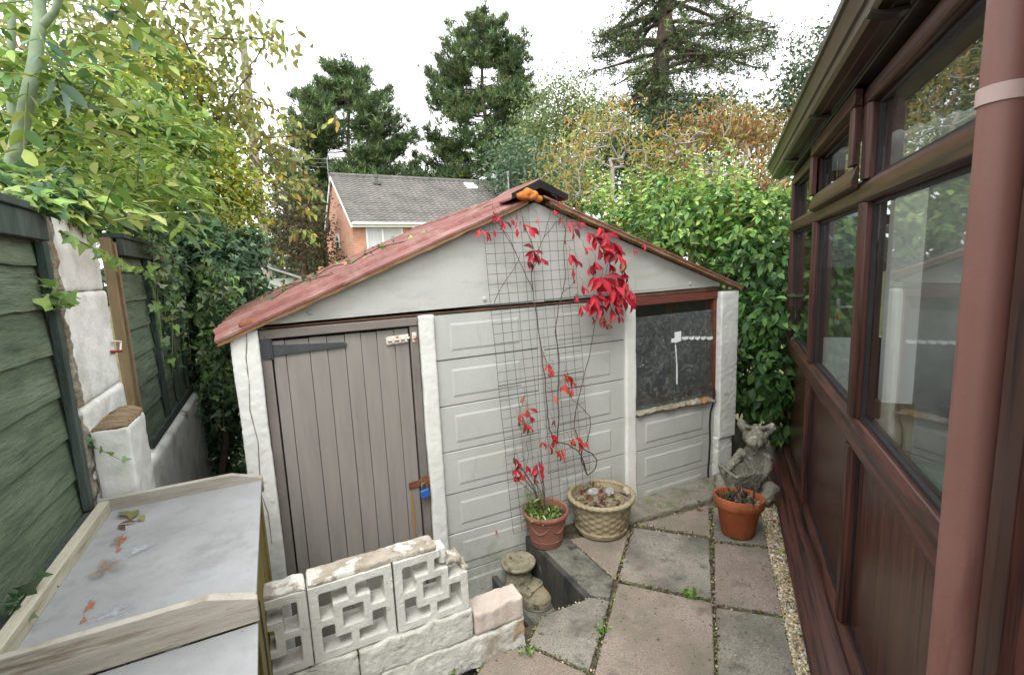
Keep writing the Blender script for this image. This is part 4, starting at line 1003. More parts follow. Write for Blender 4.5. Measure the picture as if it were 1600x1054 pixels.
# tall rendered pier
pier = thing('pier', (XF, 2.48, -.4), 'tall white rendered block pier between the two green fence panels', 'pier')
zs = [-.44, .30, .72, 1.18, 1.60, 1.90]
for a, b in zip(zs[:-1], zs[1:]):
    sh = rng.normal(0, .004)
    obj('block', ragged(0, 1, 0, 1, 0, 1) if False else MB().box(XF-.22, XF+.036+sh, 2.21+rng.normal(0, .004), 2.745+rng.normal(0, .004), a+.002, b-.002), 'render_old', pier, stone=(.012, .012, .07, 2))
for a, b in zip(zs[1:-1], zs[2:]):
    obj('rubble_edge', ragged(XF-.16, XF+.040, 2.185, 2.235, a+.01, b-.01, 7), 'rubble', pier, stone=(.010, .03, .05, 1))
lowp = thing('low_pier', (-.6, 2.33, -.4), 'short white rendered pier with a split stone cap in front of the taller pier', 'pier')
obj('shaft', MB().box(XF+.05, -.535, 2.205, 2.46, -.44, 1.095), 'render_white', lowp, stone=(.010, .014, .06, 2))
cpv = []; n = 9
for i in range(n):
    x = XF+.052+(.111)*i/(n-1); hump = .028*math.sin(math.pi*(i+.6)/(n+.2))
    cpv += [(x, 2.207, 1.085), (x, 2.209, 1.096+hump*.5), (x, 2.455, 1.10+hump), (x, 2.458, 1.085)]
obj('cap', MB().add(cpv, [(i*4+k, (i+1)*4+k, (i+1)*4+(k+1) % 4, i*4+(k+1) % 4) for i in range(n-1) for k in range(4)]+[(0, 1, 2, 3), tuple((n-1)*4+k for k in (3, 2, 1, 0))]), 'stonecap', lowp, stone=(.007, .012, .03, 1))
obj('garden_wall', MB().box(XF-.12, XF+.075, 2.81, 6.2, -.44, .735), 'render_old', stone=(.02, .014, .1, 1), tags=('low rendered wall under the second green fence panel', 'wall'))
obj('footing_wall', MB().box(XF-.12, XF+.045, -.6, 2.18, -.1, .77), 'rubble', stone=(.02, .02, .1, 1), tags=('rough low wall under the nearest green fence panel', 'wall'))

# ------------------------------------------------------------------ zinc-topped timber box, close to the camera
ZL = .80
bx = thing('garden_box', (-.38, 1.75, 0), 'timber garden box with a rust-spotted zinc lid and silvered wooden rims', 'box')
A_, B_, C_, D0 = onz(165, 800, ZL), onz(400, 772, ZL), onz(410, 962, ZL), onz(0, 1040, ZL)
x0, x1, y0, y1 = -.632, -.120, 1.335, 2.155
lid = obj('lid', MB().box(x0+.02, x1, y0-.0, y1, ZL-.012, ZL+.002), 'zinc', bx, bevel=.002)
def blob(cx, cy, rx_, ry_, n=40, z=ZL+.0026):
    ph = rng.random(4)*6
    pts = []
    for i in range(n):
        a = 2*math.pi*i/n; k = 1+.22*math.sin(3*a+ph[0])+.14*math.sin(5*a+ph[1])+.1*math.sin(9*a+ph[2]); pts.append((cx+rx_*k*math.cos(a), cy+ry_*k*math.sin(a), z))
    pts = [(cx, cy, z)]+pts
    return MB().add(pts, [(0, 1+i, 1+(i+1) % n) for i in range(n)])
def stainmat(name, c, thr=.5, sc=26):
    mt, nt, b, out = nodes_of(name); tc = nt.nodes.new('ShaderNodeTexCoord')
    b.inputs['Base Color'].default_value = (*c, 1); b.inputs['Roughness'].default_value = .8
    tr = nt.nodes.new('ShaderNodeBsdfTransparent'); ms = nt.nodes.new('ShaderNodeMixShader')
    av = nt.nodes.new('ShaderNodeAttribute'); av.attribute_name = 'weight'
    mm = nt.nodes.new('ShaderNodeMath'); mm.operation = 'MULTIPLY'; nt.links.new(noise(nt, tc.outputs['Object'], sc, 6, .7), mm.inputs[0]); nt.links.new(av.outputs['Fac'], mm.inputs[1])
    k = ramp(nt, mm.outputs[0], thr-.24, thr+.12)
    nt.links.new(k, ms.inputs[0]); nt.links.new(tr.outputs[0], ms.inputs[1]); nt.links.new(b.outputs[0], ms.inputs[2]); nt.links.new(ms.outputs[0], out.inputs[0])
    return mt
MT['rs1'] = stainmat('rust_bloom', L8(164, 98, 58), .36); MT['rs2'] = stainmat('rust_wash', L8(140, 120, 102), .42); MT['wh'] = stainmat('zinc_salts', L8(168, 174, 180), .42, 40)
for k, (u, v, rx_, ry_, mt) in enumerate(((176, 959, .032, .016, 'rs1'), (178, 958, .066, .036, 'wh'), (140, 948, .011, .028, 'rs1'), (131, 970, .008, .016, 'rs1'), (186, 845, .026, .05, 'rs2'), (190, 846, .012, .04, 'rs1'), (186, 860, .008, .02, 'rs1'), (216, 860, .05, .04, 'wh'), (195, 978, .014, .006, 'rs1'), (165, 890, .05, .07, 'rs2'), (310, 948, .05, .016, 'rs2'))):
    c = onz(u, v, ZL); so2 = obj('stain', blob(c[0], c[1], rx_*1.35, ry_*1.35, z=ZL+.0024+.0004*k), mt, lid, smooth=0)
    wa = so2.data.attributes.new('weight', 'FLOAT', 'POINT'); wa.data.foreach_set('value', [1.0]+[0.0]*40)
rh = .048
ym, zc_ = y1, ZL
bkz = [(x0-.012, ZL-.05), (x1+.004, ZL-.05), (x1+.004, ZL+.012), (x1-.105, ZL+rh), (x0-.012, ZL+rh)]
obj('back_rim', MB().prism(bkz, y1+.0005, y1+.026, 'y'), 'greywood', bx, bevel=.002)
obj('front_rim', MB().prism([(a, b) for a, b in bkz], y0-.022, y0-.0005, 'y'), 'greywood', bx, bevel=.002)
obj('front_rim', MB().prism([(x0+.03, ZL+.002+.0005), (x1, ZL+.0025), (x1, ZL+.010), (x1-.09, ZL+rh-.008), (x0+.03, ZL+rh-.008)], y0, y0+.014, 'y'), 'greywood', bx, bevel=.002)
obj('side_rim', MB().box(x0-.012, x0+.0195, y0-.0, y1, ZL-.05, ZL+rh-.004), M('silvered_timber_y', L8(172, 167, 146), L8(194, 190, 172), 3, rough=.85, bump=.5, bscale=40, stretch=(9, 1, 9), bdist=.004, spots=((L8(150, 142, 104), 4, .55, .7, (10, 1, 10)),)), bx, bevel=.002)
obj('leg', MB().box(x1-.055, x1-.006, y0+.01, y0+.06, 0, ZL-.0125), 'olivewood', bx, bevel=.003)
obj('leg', MB().box(x1-.055, x1-.006, y1-.06, y1-.01, 0, ZL-.0125), 'olivewood', bx, bevel=.003)
obj('leg', MB().box(x0+.01, x0+.06, y0+.01, y0+.06, 0, ZL-.0125), 'olivewood', bx, bevel=.003)
obj('side_panel', MB().box(x1-.034, x1-.014, y0+.061, y1-.061, .06, ZL-.0125), 'olivewood', bx, bevel=.003)
obj('front_panel', MB().prism([(y0-.024, ZL-.052), (y0-.024, ZL-.06), (y0-.21, ZL-.09), (y0-.21, ZL-.075)], x0, x1, 'x'), 'zinc', bx, bevel=.002)
obj('front_board', MB().box(x0, x1-.008, y0-.20, y0-.18, .05, ZL-.0905), 'olivewood', bx, bevel=.003)
obj('cord', MB().tube([(x1+.004, y0+.02, ZL-.02), (x1+.006, y0+.018, ZL-.2), (x1+.002, y0+.02, ZL-.45)], .003, 6), 'blackiron', bx)

# ------------------------------------------------------------------ wire trellis
TY = D-.062
def tw(u, v): return ony(u, v, TY)
tl, trr, bl, brr = tw(754, 348), tw(895, 344), tw(802, 834), tw(921, 760)
ex = unit((trr-tl)); ex[2] = 0
trl = thing('wire_trellis', (1.36, TY, .1), 'panel of square wire mesh leaning on the shed front for the creeper', 'trellis')
wm = MB()
tl = np.array(tl); Hh = tl[2]-bl[2]; lean = (bl[0]-tl[0])/Hh
ncol, Wd = 11, trr[0]-tl[0]
def tp(c, z): return np.array([tl[0]+c*Wd+lean*(tl[2]-z), TY+rng.normal(0, .0007), z+.008*c])
for i in range(ncol):
    zb_ = bl[2] if i < 8 else .18
    wm.tube([tp(i/(ncol-1), tl[2]-(tl[2]-zb_)*k/12)+np.array([.002*math.sin(k*1.7+i), 0, 0]) for k in range(13)], .0013, 4)
nrow = 34
for j in range(nrow):
    z = tl[2]-Hh*j/(nrow-1)
    e_ = 1 if z > .2 else .72
    wm.tube([tp(c*e_, z) for c in np.linspace(0, 1, 6)], .0013, 4)
z = onz(790, 602, 0) ; z = tw(786, 602)[2]
obj('wires', wm, 'mesh', trl)
obj('stiffener', MB().tube([tp(c, tw(786, 602)[2]) for c in np.linspace(-.005, 1.01, 8)], .0028, 6), 'mesh', trl)

rng = np.random.default_rng(50)
# ------------------------------------------------------------------ virginia creeper
CY = D-.085
def cw(u, v, off=0): return ony(u, v, CY-off)
crp = thing('virginia_creeper', tuple(onz(918, 742, .21)), 'virginia creeper with crimson autumn leaves climbing the wire trellis from the stone planter', 'climbing plant')
STEM = [
    [(918, 742), (914, 726), (905, 706), (886, 693), (868, 690), (858, 670), (855, 640), (851, 590), (846, 545), (838, 495), (833, 455), (830, 425), (838, 400), (850, 370), (858, 340), (862, 318)],
    [(917, 740), (908, 720), (909, 705), (917, 690), (922, 670), (922, 650), (905, 632), (892, 622), (887, 610)],
    [(919, 742), (930, 733), (933, 718), (925, 708), (910, 700), (897, 668), (900, 640), (912, 590), (924, 540), (932, 492), (942, 450), (950, 410)],
    [(870, 692), (873, 660), (872, 610), (874, 560), (868, 520), (872, 478), (880, 455), (884, 425), (880, 390), (884, 360), (886, 340)],
    [(833, 455), (820, 425), (806, 395), (795, 370), (780, 352), (768, 340)],
    [(806, 395), (782, 352), (772, 335)], [(838, 400), (826, 370), (818, 345), (812, 325)], [(850, 370), (866, 350), (880, 340), (888, 330)],
    [(884, 360), (878, 345), (866, 332), (850, 322)], [(830, 425), (838, 410), (842, 395), (840, 380)],
    [(771, 475), (782, 450), (803, 420), (812, 400)], [(886, 340), (905, 345), (925, 350)], [(895, 340), (862, 318), (858, 312), (868, 322), (900, 335)],
    [(880, 455), (890, 450), (899, 438)], [(892, 622), (888, 600), (876, 585)], [(846, 545), (852, 560), (858, 580)],
]
sm = MB()
for k, s in enumerate(STEM):
    pts = [cw(u, v, rng.normal(0, .004)) for u, v in s]
    fine_ = []
    for a, b in zip(pts[:-1], pts[1:]):
        for t in (0, .33, .66): fine_.append(a+(b-a)*t+rng.normal(0, .0018, 3))
    fine_.append(pts[-1]); n = len(fine_)
    sm.tube(fine_, list(np.linspace(.0042 if k < 4 else .002, .0014, n)), 5)
for (u, v) in ((820, 640), (822, 690), (845, 720)):
    sm.tube([cw(u, v), cw(u+4, v+18), cw(u+2, v+34)], .0014, 4)
LEAF = [(782, 344, 13, 3, 0), (798, 346, 11, 2, 0), (818, 356, 14, 3, 0), (762, 372, 10, 2, 0), (840, 345, 9, 2, 0), (846, 408, 13, 3, 0), (876, 345, 12, 2, 0), (904, 350, 13, 3, 0), (912, 392, 15, 3, 0), (902, 412, 14, 2, 0), (938, 362, 16, 3, 0), (952, 420, 20, 3, 0), (930, 415, 18, 3, 0), (912, 452, 16, 3, 0), (900, 468, 14, 2, 0), (978, 448, 16, 3, 0), (985, 480, 16, 2, 0), (925, 500, 16, 2, 0), (968, 500, 16, 2, 0), (946, 510, 14, 2, 2), (814, 650, 12, 3, 1), (828, 655, 13, 3, 0), (850, 696, 12, 3, 1), (876, 706, 13, 3, 1),  # pixel, leaflet length px, number of leaflets, tint (0 crimson, 1 orange-red, 2 dull)
    (752, 366, 15, 3, 0), (776, 340, 13, 2, 0), (786, 352, 14, 3, 0), (775, 362, 11, 1, 0), (808, 338, 9, 1, 0), (808, 352, 11, 1, 0), (811, 362, 16, 1, 0), (824, 362, 22, 2, 0), (769, 333, 10, 1, 0),
    (833, 400, 22, 6, 0), (826, 412, 20, 3, 0), (887, 352, 16, 2, 0), (884, 378, 10, 1, 0), (897, 365, 15, 3, 0), (890, 405, 17, 3, 0), (896, 430, 22, 1, 0), (893, 438, 16, 1, 0),
    (918, 372, 18, 3, 0), (930, 380, 26, 5, 0), (944, 375, 26, 5, 0), (955, 388, 28, 5, 0), (948, 398, 26, 4, 0), (964, 405, 26, 4, 0), (972, 415, 26, 3, 2), (976, 430, 20, 2, 2), (936, 395, 22, 4, 0),
    (921, 425, 20, 4, 0), (928, 440, 20, 4, 0), (940, 445, 30, 5, 0), (955, 455, 30, 5, 0), (962, 440, 22, 4, 0), (971, 450, 20, 3, 0), (981, 462, 28, 4, 0), (972, 475, 28, 4, 0), (950, 475, 30, 4, 0),
    (935, 485, 26, 4, 0), (918, 478, 20, 4, 0), (907, 486, 18, 3, 0), (928, 470, 22, 4, 0), (955, 492, 26, 2, 0), (963, 488, 26, 2, 0), (988, 468, 20, 2, 0), (942, 500, 20, 2, 0), (1005, 385, 12, 3, 0), (990, 393, 12, 2, 0), (866, 332, 9, 3, 0), (872, 320, 8, 2, 0),
    (856, 574, 15, 3, 1), (864, 582, 14, 2, 1), (857, 586, 12, 2, 1), (882, 592, 20, 2, 1), (890, 600, 18, 2, 1), (884, 608, 20, 2, 1), (894, 612, 16, 1, 1), (865, 622, 12, 2, 1),
    (820, 625, 13, 2, 2), (824, 643, 16, 3, 1), (816, 663, 15, 2, 1), (822, 668, 15, 3, 1), (832, 672, 12, 1, 0), (812, 660, 12, 2, 2), (864, 662, 12, 2, 2), (860, 684, 15, 2, 0), (866, 690, 16, 2, 1), (858, 702, 18, 2, 1), (868, 710, 16, 2, 1), (878, 716, 14, 2, 1),
    (897, 690, 18, 3, 1), (904, 698, 18, 3, 1), (890, 694, 14, 2, 1)]
TINT = {0: [L8(178, 26, 46), L8(160, 22, 40), L8(192, 56, 70), L8(126, 20, 32), L8(172, 30, 48), L8(186, 40, 60), L8(110, 44, 34)], 1: [L8(172, 58, 48), L8(186, 82, 64), L8(150, 40, 40)], 2: [L8(128, 62, 48), L8(140, 84, 60), L8(110, 44, 40)]}
px2m = 2.9/FPX
P, Dd, Uu, Sz, Cc = [], [], [], [], []
def leaf_cluster(p, ln, k, tint, downward=True):
    a0 = -math.pi/2+rng.normal(0, .35)
    for j in range(k):
        a = a0+(j-(k-1)/2)*rng.uniform(.45, .75)+rng.normal(0, .12)
        d = np.array([math.cos(a), -rng.uniform(.15, .75), math.sin(a)])
        P.append(p+rng.normal(0, .004, 3)); Dd.append(d); Uu.append(np.array([rng.normal(0, .5), -1, rng.uniform(.1, .9)])); Sz.append(ln*px2m*rng.uniform(.7, 1.15))
        Cc.append(palette(TINT[tint], 1, .16)[0])
    q = p+np.array([rng.normal(0, .02), .03, .05])
    sm.tube([q, (p+q)/2+np.array([0, -.012, .01]), p], .0011, 4)
for u, v, ln, k, ti in LEAF: leaf_cluster(cw(u, v-ln*.4, rng.uniform(.0, .06)), ln, k, ti)
obj('stem', sm, 'stem_brown', crp, smooth=60)
A = lambda q: np.array(q)
leafmesh('leaves', [(A(P), A(Dd), A(Uu), A(Sz), A(Cc), 'leaflet')], 'redleaf', crp)
# seedling creeper and green plants in the plastic pot
P, Dd, Uu, Sz, Cc = [], [], [], [], []
sm = MB()
pl2 = thing('pot_plant', tuple(pc1+np.array([0, 0, .17])), 'young red creeper over low green shoots in the pinkish pot', 'plant')
base = pc1+np.array([.0, 0, .17])
for (u, v, ln, k, ti) in ((803, 720, 12, 3, 0), (810, 728, 13, 3, 0), (806, 740, 15, 3, 0), (814, 745, 14, 3, 1), (822, 732, 13, 2, 0), (838, 733, 20, 2, 0), (841, 728, 18, 1, 0), (846, 742, 16, 1, 0), (835, 752, 12, 2, 1), (803, 748, 10, 2, 0)):
    p = ony(u, v-ln*.4, pc1[1]-.01+rng.normal(0, .02)); leaf_cluster(p, ln, k, ti); sm.tube([base+rng.normal(0, .01, 3), (base+p)/2+np.array([.01, 0, .02]), p], .0018, 5)
ol = sm; sm = MB()
sets = [(A(P), A(Dd), A(Uu), A(Sz), A(Cc), 'leaflet')]
n = 240; r = .115*np.sqrt(rng.random(n)); a = rng.random(n)*6.28
GP = np.stack([pc1[0]-.025+r*np.cos(a)*.9, pc1[1]-.01+r*np.sin(a), pc1[2]+.175+.03*rng.random(n)], 1)
sets.append((GP, rdir(n, (0, 0, .8)), rdir(n, (0, 0, 1)), rng.uniform(.02, .045, n), palette([L8(120, 150, 70), L8(150, 172, 96), L8(96, 130, 60)], n), 'long'))
n = 26; GP = np.stack([pc1[0]-.07+rng.normal(0, .03, n), pc1[1]+.03+rng.normal(0, .02, n), pc1[2]+.18+rng.random(n)*.11], 1)
sets.append((GP, rdir(n, (0, 0, .9)), rdir(n), rng.uniform(.03, .06, n), palette([L8(120, 150, 80)], n), 'long'))
obj('stem', ol, 'stem_brown', pl2, smooth=60)
leafmesh('leaves', sets, 'leaf', pl2)
# litter of leaves, seedlings and straw in the planter
n = 150; r = .165*np.sqrt(rng.random(n)); a = rng.random(n)*6.28
GP = np.stack([pc2[0]+r*np.cos(a), pc2[1]+r*np.sin(a), pc2[2]+.205+.012*rng.random(n)], 1)
k = (GP[:, 0] < pc2[0]+.06)
GP = GP[k]; n = len(GP)
leafmesh('leaf_litter', [(GP, rdir(n, (0, 0, .1))*np.array([1, 1, .4]), rdir(n, (0, 0, 2)), rng.uniform(.018, .042, n), palette([L8(96, 66, 50), L8(150, 60, 50), L8(120, 100, 76), L8(170, 70, 60), L8(110, 130, 60), L8(80, 60, 50)], n), 'ovate')], 'leaf',
         tags=('litter of dead leaves on the soil of the stone planter', None, None, 'stuff'))
# dead grass in the orange pot
n = 110; r = .11*np.sqrt(rng.random(n)); a = rng.random(n)*6.28
GP = np.stack([pc3[0]+r*np.cos(a), pc3[1]+r*np.sin(a), pc3[2]+.20+.01*rng.random(n)], 1)
dg = leafmesh('dead_grass', [(GP, rdir(n, (0, 0, .55)), rdir(n), rng.uniform(.03, .075, n), palette([L8(84, 76, 66), L8(190, 182, 160), L8(110, 104, 94), L8(60, 56, 52)], n), 'long'),
        (GP[:14]+np.array([-.05, .0, .01]), rdir(14, (0, 0, 1)), rdir(14), .05, palette([L8(110, 140, 70)], 14), 'long')], 'leaf', loc=tuple(pc3+np.array([0, 0, .2])), tags=('dead and blackened grass in the orange terracotta pot', 'plant'))
P_ = []
for i_, (mt_, px_) in enumerate(SL):
    q_ = [onz(u, v, 0) for u, v in px_]
    for a_, b_ in zip(q_, q_[1:]+q_[:1]):
        L_ = np.linalg.norm(b_-a_)
        for k in range(int(L_*170)): P_.append(a_+(b_-a_)*rng.random()+np.array([*rng.normal(0, .007, 2), -.010+.008*rng.random()]))
P_ = A(P_); n = len(P_)
leafmesh('joint_litter', [(P_, rdir(n, (0, 0, .1)), rdir(n, (0, 0, 1)), rng.uniform(.006, .016, n), palette([L8(88, 76, 58), L8(120, 106, 80), L8(150, 138, 112), L8(70, 62, 50), L8(92, 110, 58), L8(112, 130, 66), L8(170, 160, 140)], n), 'pebble')], 'chipping',
         tags=('grit, moss and leaf crumbs lying in the joints of the slab patio', None, None, 'stuff'))
# single fallen leaves
def fallen(u, v, z, size, col, label, tpl='ovate', k=1, group='fallen leaves', plane=None):
    c = onz(u, v, z) if plane is None else plane; a = rng.random()*6.28
    P_ = np.repeat(c[None, :], k, 0)+rng.normal(0, size*.15, (k, 3))*np.array([1, 1, .1])+np.array([0, 0, .004])
    dd = np.stack([np.cos(a+np.arange(k)*.8), np.sin(a+np.arange(k)*.8), np.full(k, .12)], 1)
    leafmesh('fallen_leaf', [(P_, dd, rdir(k, (0, 0, 6)), np.full(k, size), palette([col], k, .1), tpl)], 'leaf', loc=tuple(c), tags=(label, 'leaf', group))
fallen(1087, 797, .004, .05, L8(200, 40, 60), 'red fallen leaf on the small pink slab')
fallen(1216, 734, .1, .055, L8(205, 30, 44), 'bright red fallen leaf on the conservatory sill', k=2)
fallen(1207, 775, .0, .075, L8(196, 110, 60), 'orange fallen leaf on the chippings beside the stone creature', k=2)
fallen(1209, 812, .0, .035, L8(176, 46, 50), 'small dark red fallen leaf on the chippings')
fallen(1218, 862, .0, .06, L8(168, 172, 90), 'yellow green fallen leaf on the chippings')
fallen(778, 829, 0, .03, L8(200, 70, 60), 'tiny red leaf caught on the shed wall panel', plane=ony(778, 829, D-.008))
fallen(202, 812, ZL+.004, .075, L8(128, 136, 82), 'folded green leaf lying on the zinc lid against the back rim', k=2)
fallen(222, 816, ZL+.004, .05, L8(150, 156, 96), 'paler green leaf lying on the zinc lid against the back rim')
fallen(190, 818, ZL+.003, .06, L8(110, 82, 60), 'brown curled leaf lying on the zinc lid against the back rim', 'long', k=2)
def weed(u, v, n, spread, size, label):
    c = onz(u, v, 0)
    P_ = c+rng.normal(0, 1, (n, 3))*np.array([spread, spread, .004])+np.array([0, 0, .01])
    leafmesh('weed', [(P_, rdir(n, (0, 0, .5)), rdir(n, (0, 0, 1)), size*rng.uniform(.6, 1.3, n), palette([L8(120, 156, 70), L8(150, 180, 92), L8(96, 136, 56)], n), 'ovate')], 'leaf', loc=tuple(c), tags=(label, 'weed', 'weeds in the paving joints'))
weed(1080, 931, 46, .022, .026, 'tuft of bright green weed between the pink and grey slabs')
weed(943, 985, 24, .016, .02, 'thin line of weed in the long paving joint')
weed(826, 1021, 26, .014, .022, 'small weed beside the end of the screen wall')
weed(740, 1027, 30, .018, .024, 'low green weed at the foot of the screen wall')
weed(708, 1044, 26, .018, .022, 'pale weed at the foot of the screen wall near the box')

# ------------------------------------------------------------------ vegetation
def lin(*cols): return [L8(*c) for c in cols]
def ellpx(u, v, d, ru, rv, rd, n):
    k = d/FPX; return (at(u, v, d), (ru*k, rd, rv*k), n)
def gpt(u, v, d, z):
    p = at(u, v, d); return np.array([p[0], p[1], z])
def line(a, b, n=6, wob=.0):
    a, b = np.array(a, float), np.array(b, float)
    return [a+(b-a)*i/(n-1)+(rng.normal(0, wob, 3) if 0 < i < n-1 else 0) for i in range(n)]

rng = np.random.default_rng(49)
# --- pines beyond the house: whorled limbs with upright tufts of needles
def pine(label, base, top, widths, z_first, nwh, per, tr, dense, cols, seed, lean=0, asym=()):
    """widths: [(t, radius)] of the crown against height; asym: (t0, t1, angle, factor)"""
    t = thing('pine_tree', base, label, 'pine tree')
    base, top = np.array(base), np.array(top); H = top[2]-base[2]
    mb = MB(); tk = line(base, top, 12, .12)
    mb.tube(tk, list(np.linspace(tr, tr*.12, 12)), 9, cap=False)
    ws = np.array(widths); TP, TA = [], []
    for i in range(nwh):
        tt = z_first+(1-z_first)*(i+rng.uniform(-.3, .3))/nwh; tt = min(max(tt, z_first), .985)
        c = base+(top-base)*tt; rad = np.interp(tt, ws[:, 0], ws[:, 1])
        for j in range(per):
            a = rng.random()*6.283; L = rad*rng.uniform(.6, 1.08)
            for (t0, t1, aa, f_) in asym:
                if t0 < tt < t1 and math.cos(a-aa) > .3: L *= f_
            d = np.array([math.cos(a), math.sin(a), 0]); rise = rng.uniform(-.12, .22)+.45*max(0, tt-.6)
            pts = [c+d*L*s+np.array([0, 0, L*(rise*s+.16*s*s-.10*math.sin(s*3))]) for s in (0, .25, .5, .75, 1)]
            mb.tube(pts, list(np.linspace(max(.03, tr*.3*(1.05-tt)), .02, 5)), 5, cap=False)
            m_ = max(3, int(L*dense))
            for k in range(m_):
                s = rng.uniform(.32, 1.03)**.8; q = np.array([np.interp(s, (0, .25, .5, .75, 1), [p[x] for p in pts]) for x in range(3)])
                side = np.array([-d[1], d[0], 0])*rng.normal(0, .16*L*min(1, s+.1)); q = q+side+np.array([0, 0, rng.uniform(-.05, .32)])
                TP.append(q); TA.append(d*.35+side*.3/(np.linalg.norm(side)+.3)+np.array([0, 0, .9]))
    for k in range(26): TP.append(top+rng.normal(0, 1, 3)*np.array([.35, .35, .45])); TA.append(np.array([0, 0, 1.]))
    TP, TA = A(TP), unit(A(TA)); nb = 17; n = len(TP)*nb
    P_ = np.repeat(TP, nb, 0)+rng.normal(0, .10, (n, 3)); Ax = np.repeat(TA, nb, 0)
    D_ = unit(Ax*.75+rng.normal(0, .5, (n, 3)))
    Cc_ = np.repeat(palette(cols, len(TP), .22), nb, 0)
    leafmesh('crown', [(P_, D_, rdir(n), rng.uniform(.3, .6, n), Cc_, 'blade')], 'needle', t)
    obj('trunk', mb, 'bark_red', t, smooth=60)
    return t
TPL['blade'] = (np.array([(0, -.075, 0), (0, .075, 0), (1, 0, 0)]), [(0, 2, 1)])
PINE = lin((78, 100, 62), (94, 116, 70), (64, 84, 56), (112, 132, 82))
b1 = gpt(545, 330, 40, -1); t1 = at(540, 106, 40)
pine('dense dark pine behind the left end of the brick house', b1, t1, [(.1, 6.4), (.48, 6.2), (.61, 5.7), (.75, 4.7), (.86, 3.7), (.95, 2.2), (1, .9)], .12, 21, 10, .35, 10, PINE, 1)
b2 = gpt(768, 280, 42, -1); t2 = at(750, 28, 42)
pine('tall open pine with a bare lower trunk behind the right end of the house roof', b2, t2, [(.3, 6.4), (.48, 6.3), (.6, 4.8), (.717, 5.4), (.835, 4.1), (.905, 2.9), (1, .9)], .30, 21, 9, .45, 9.5, PINE+lin((90, 104, 60)), 2)

rng = np.random.default_rng(40)
# --- the great redwood: thick trunk, long drooping bare limbs with foliage at the ends
rwb, rwt = gpt(1006, 230, 36, -1), at(1046, -90, 36)
rw = thing('redwood_tree', rwb, 'huge conifer with a thick dark trunk and curved drooping limbs, taller than the picture', 'redwood tree')
mb = MB(); tk = line(rwb, rwt, 14, .1); trs = list(np.linspace(1.0, .42, 14)); mb.tube(tk, trs, 14, cap=False)
TP, TA = [], []
rv_ = unit(np.array([rt[0], rt[1], 0]))
for i in range(80):
    tt = rng.uniform(.42, .99); c = rwb+(rwt-rwb)*tt
    a = rng.random()*6.283; d = rv_*math.cos(a)+np.array([fw[0], fw[1], 0])*math.sin(a); d[2] = 0
    L = rng.uniform(3.6, 6.8)*(1.3 if math.cos(a) > .2 and tt > .55 else .85)
    if tt < .58: L *= .8
    dr_ = rng.uniform(.25, .5)
    pts = [c+d*L*s+np.array([0, 0, L*(.12*s-dr_*1.6*s*s*(1-.62*s)*1.3)]) for s in np.linspace(0, 1, 8)]
    mb.tube(pts, list(np.linspace(.17, .04, 8)), 6, cap=False)
    for k in range(int(L*3.4)):
        s = rng.uniform(.25, 1); q = A([np.interp(s, np.linspace(0, 1, 8), [p[x] for p in pts]) for x in range(3)])
        e = q+np.array([rng.normal(0, .7), rng.normal(0, .7), rng.uniform(-.9, .55)])
        mb.tube([q, (q+e)/2+np.array([0, 0, -.12]), e], [.035, .025, .015], 4, cap=False)
        if s > .5 or rng.random() < .2:
            for _ in range(2): TP.append(e+rng.normal(0, .36, 3)); TA.append(np.array([rng.normal(0, .4), rng.normal(0, .4), rng.uniform(-.2, .9)]))
            TP.append((q+e)/2); TA.append(np.array([0, 0, .6]))
TP, TA = A(TP), unit(A(TA)); nb = 13; n = len(TP)*nb
P_ = np.repeat(TP, nb, 0)+rng.normal(0, .13, (n, 3)); Ax = np.repeat(TA, nb, 0)
leafmesh('crown', [(P_, unit(Ax*.6+rng.normal(0, .6, (n, 3))), rdir(n), rng.uniform(.28, .56, n), np.repeat(palette(lin((84, 102, 58), (66, 84, 50), (104, 118, 70), (54, 70, 46)), len(TP), .2), nb, 0), 'blade')], 'needle', rw)
obj('trunk', mb, 'bark_red', rw, smooth=60)

rng = np.random.default_rng(41)
# --- broadleaved trees beyond
GREENS = lin((112, 132, 82), (130, 146, 94), (92, 112, 72), (146, 154, 102))
def far_tree(label, u, v, d, blobs, cols, size=.26, per=80, spread=.62, name='broadleaf_tree', tr=.28):
    tree(name, label, 'tree', line(gpt(u, v, d, -1), at(u, v, d), 7, .1), [ellpx(bu, bv, d+dd, ru, rv, rd, n) for bu, bv, dd, ru, rv, rd, n in blobs],
         dict(size=size, per=per, spread=spread, cols=cols, tpl='dia', droop=.3, flat=1.0, thin=2), tr, 'bark', 'trees beyond the gardens', tip_r=.010, seg=.9, shell=.45, arch=.03)
far_tree('rounded soft green tree between the tall pine and the redwood', 885, 200, 33, [(880, 175, 0, 48, 42, 2.2, 90), (850, 235, -1, 50, 50, 2.4, 90), (925, 225, -1, 46, 60, 2.4, 90)], GREENS)
far_tree('bluish green tree low behind the shed ridge', 845, 300, 28, [(840, 290, 0, 70, 42, 2.5, 110), (800, 262, 1, 30, 30, 1.5, 30)], lin((88, 112, 84), (104, 126, 96), (74, 98, 74)))
far_tree('dark green tree low between redwood and autumn cherry', 1080, 220, 30, [(1085, 200, 0, 70, 46, 2.4, 100), (1000, 250, 0, 60, 44, 2.2, 90), (1050, 270, -1, 70, 40, 2.4, 70)], lin((64, 84, 54), (80, 100, 62), (52, 70, 48)))
far_tree('tall grey green tree half hidden by the conservatory gutter', 1275, 160, 22, [(1280, 110, 0, 38, 70, 1.8, 80), (1235, 160, 0, 26, 34, 1.2, 35), (1190, 195, 1, 50, 26, 1.4, 45), (1330, 130, 0, 50, 90, 2, 60)], lin((82, 98, 70), (100, 116, 84), (70, 86, 62)), size=.2, per=70, spread=.42)
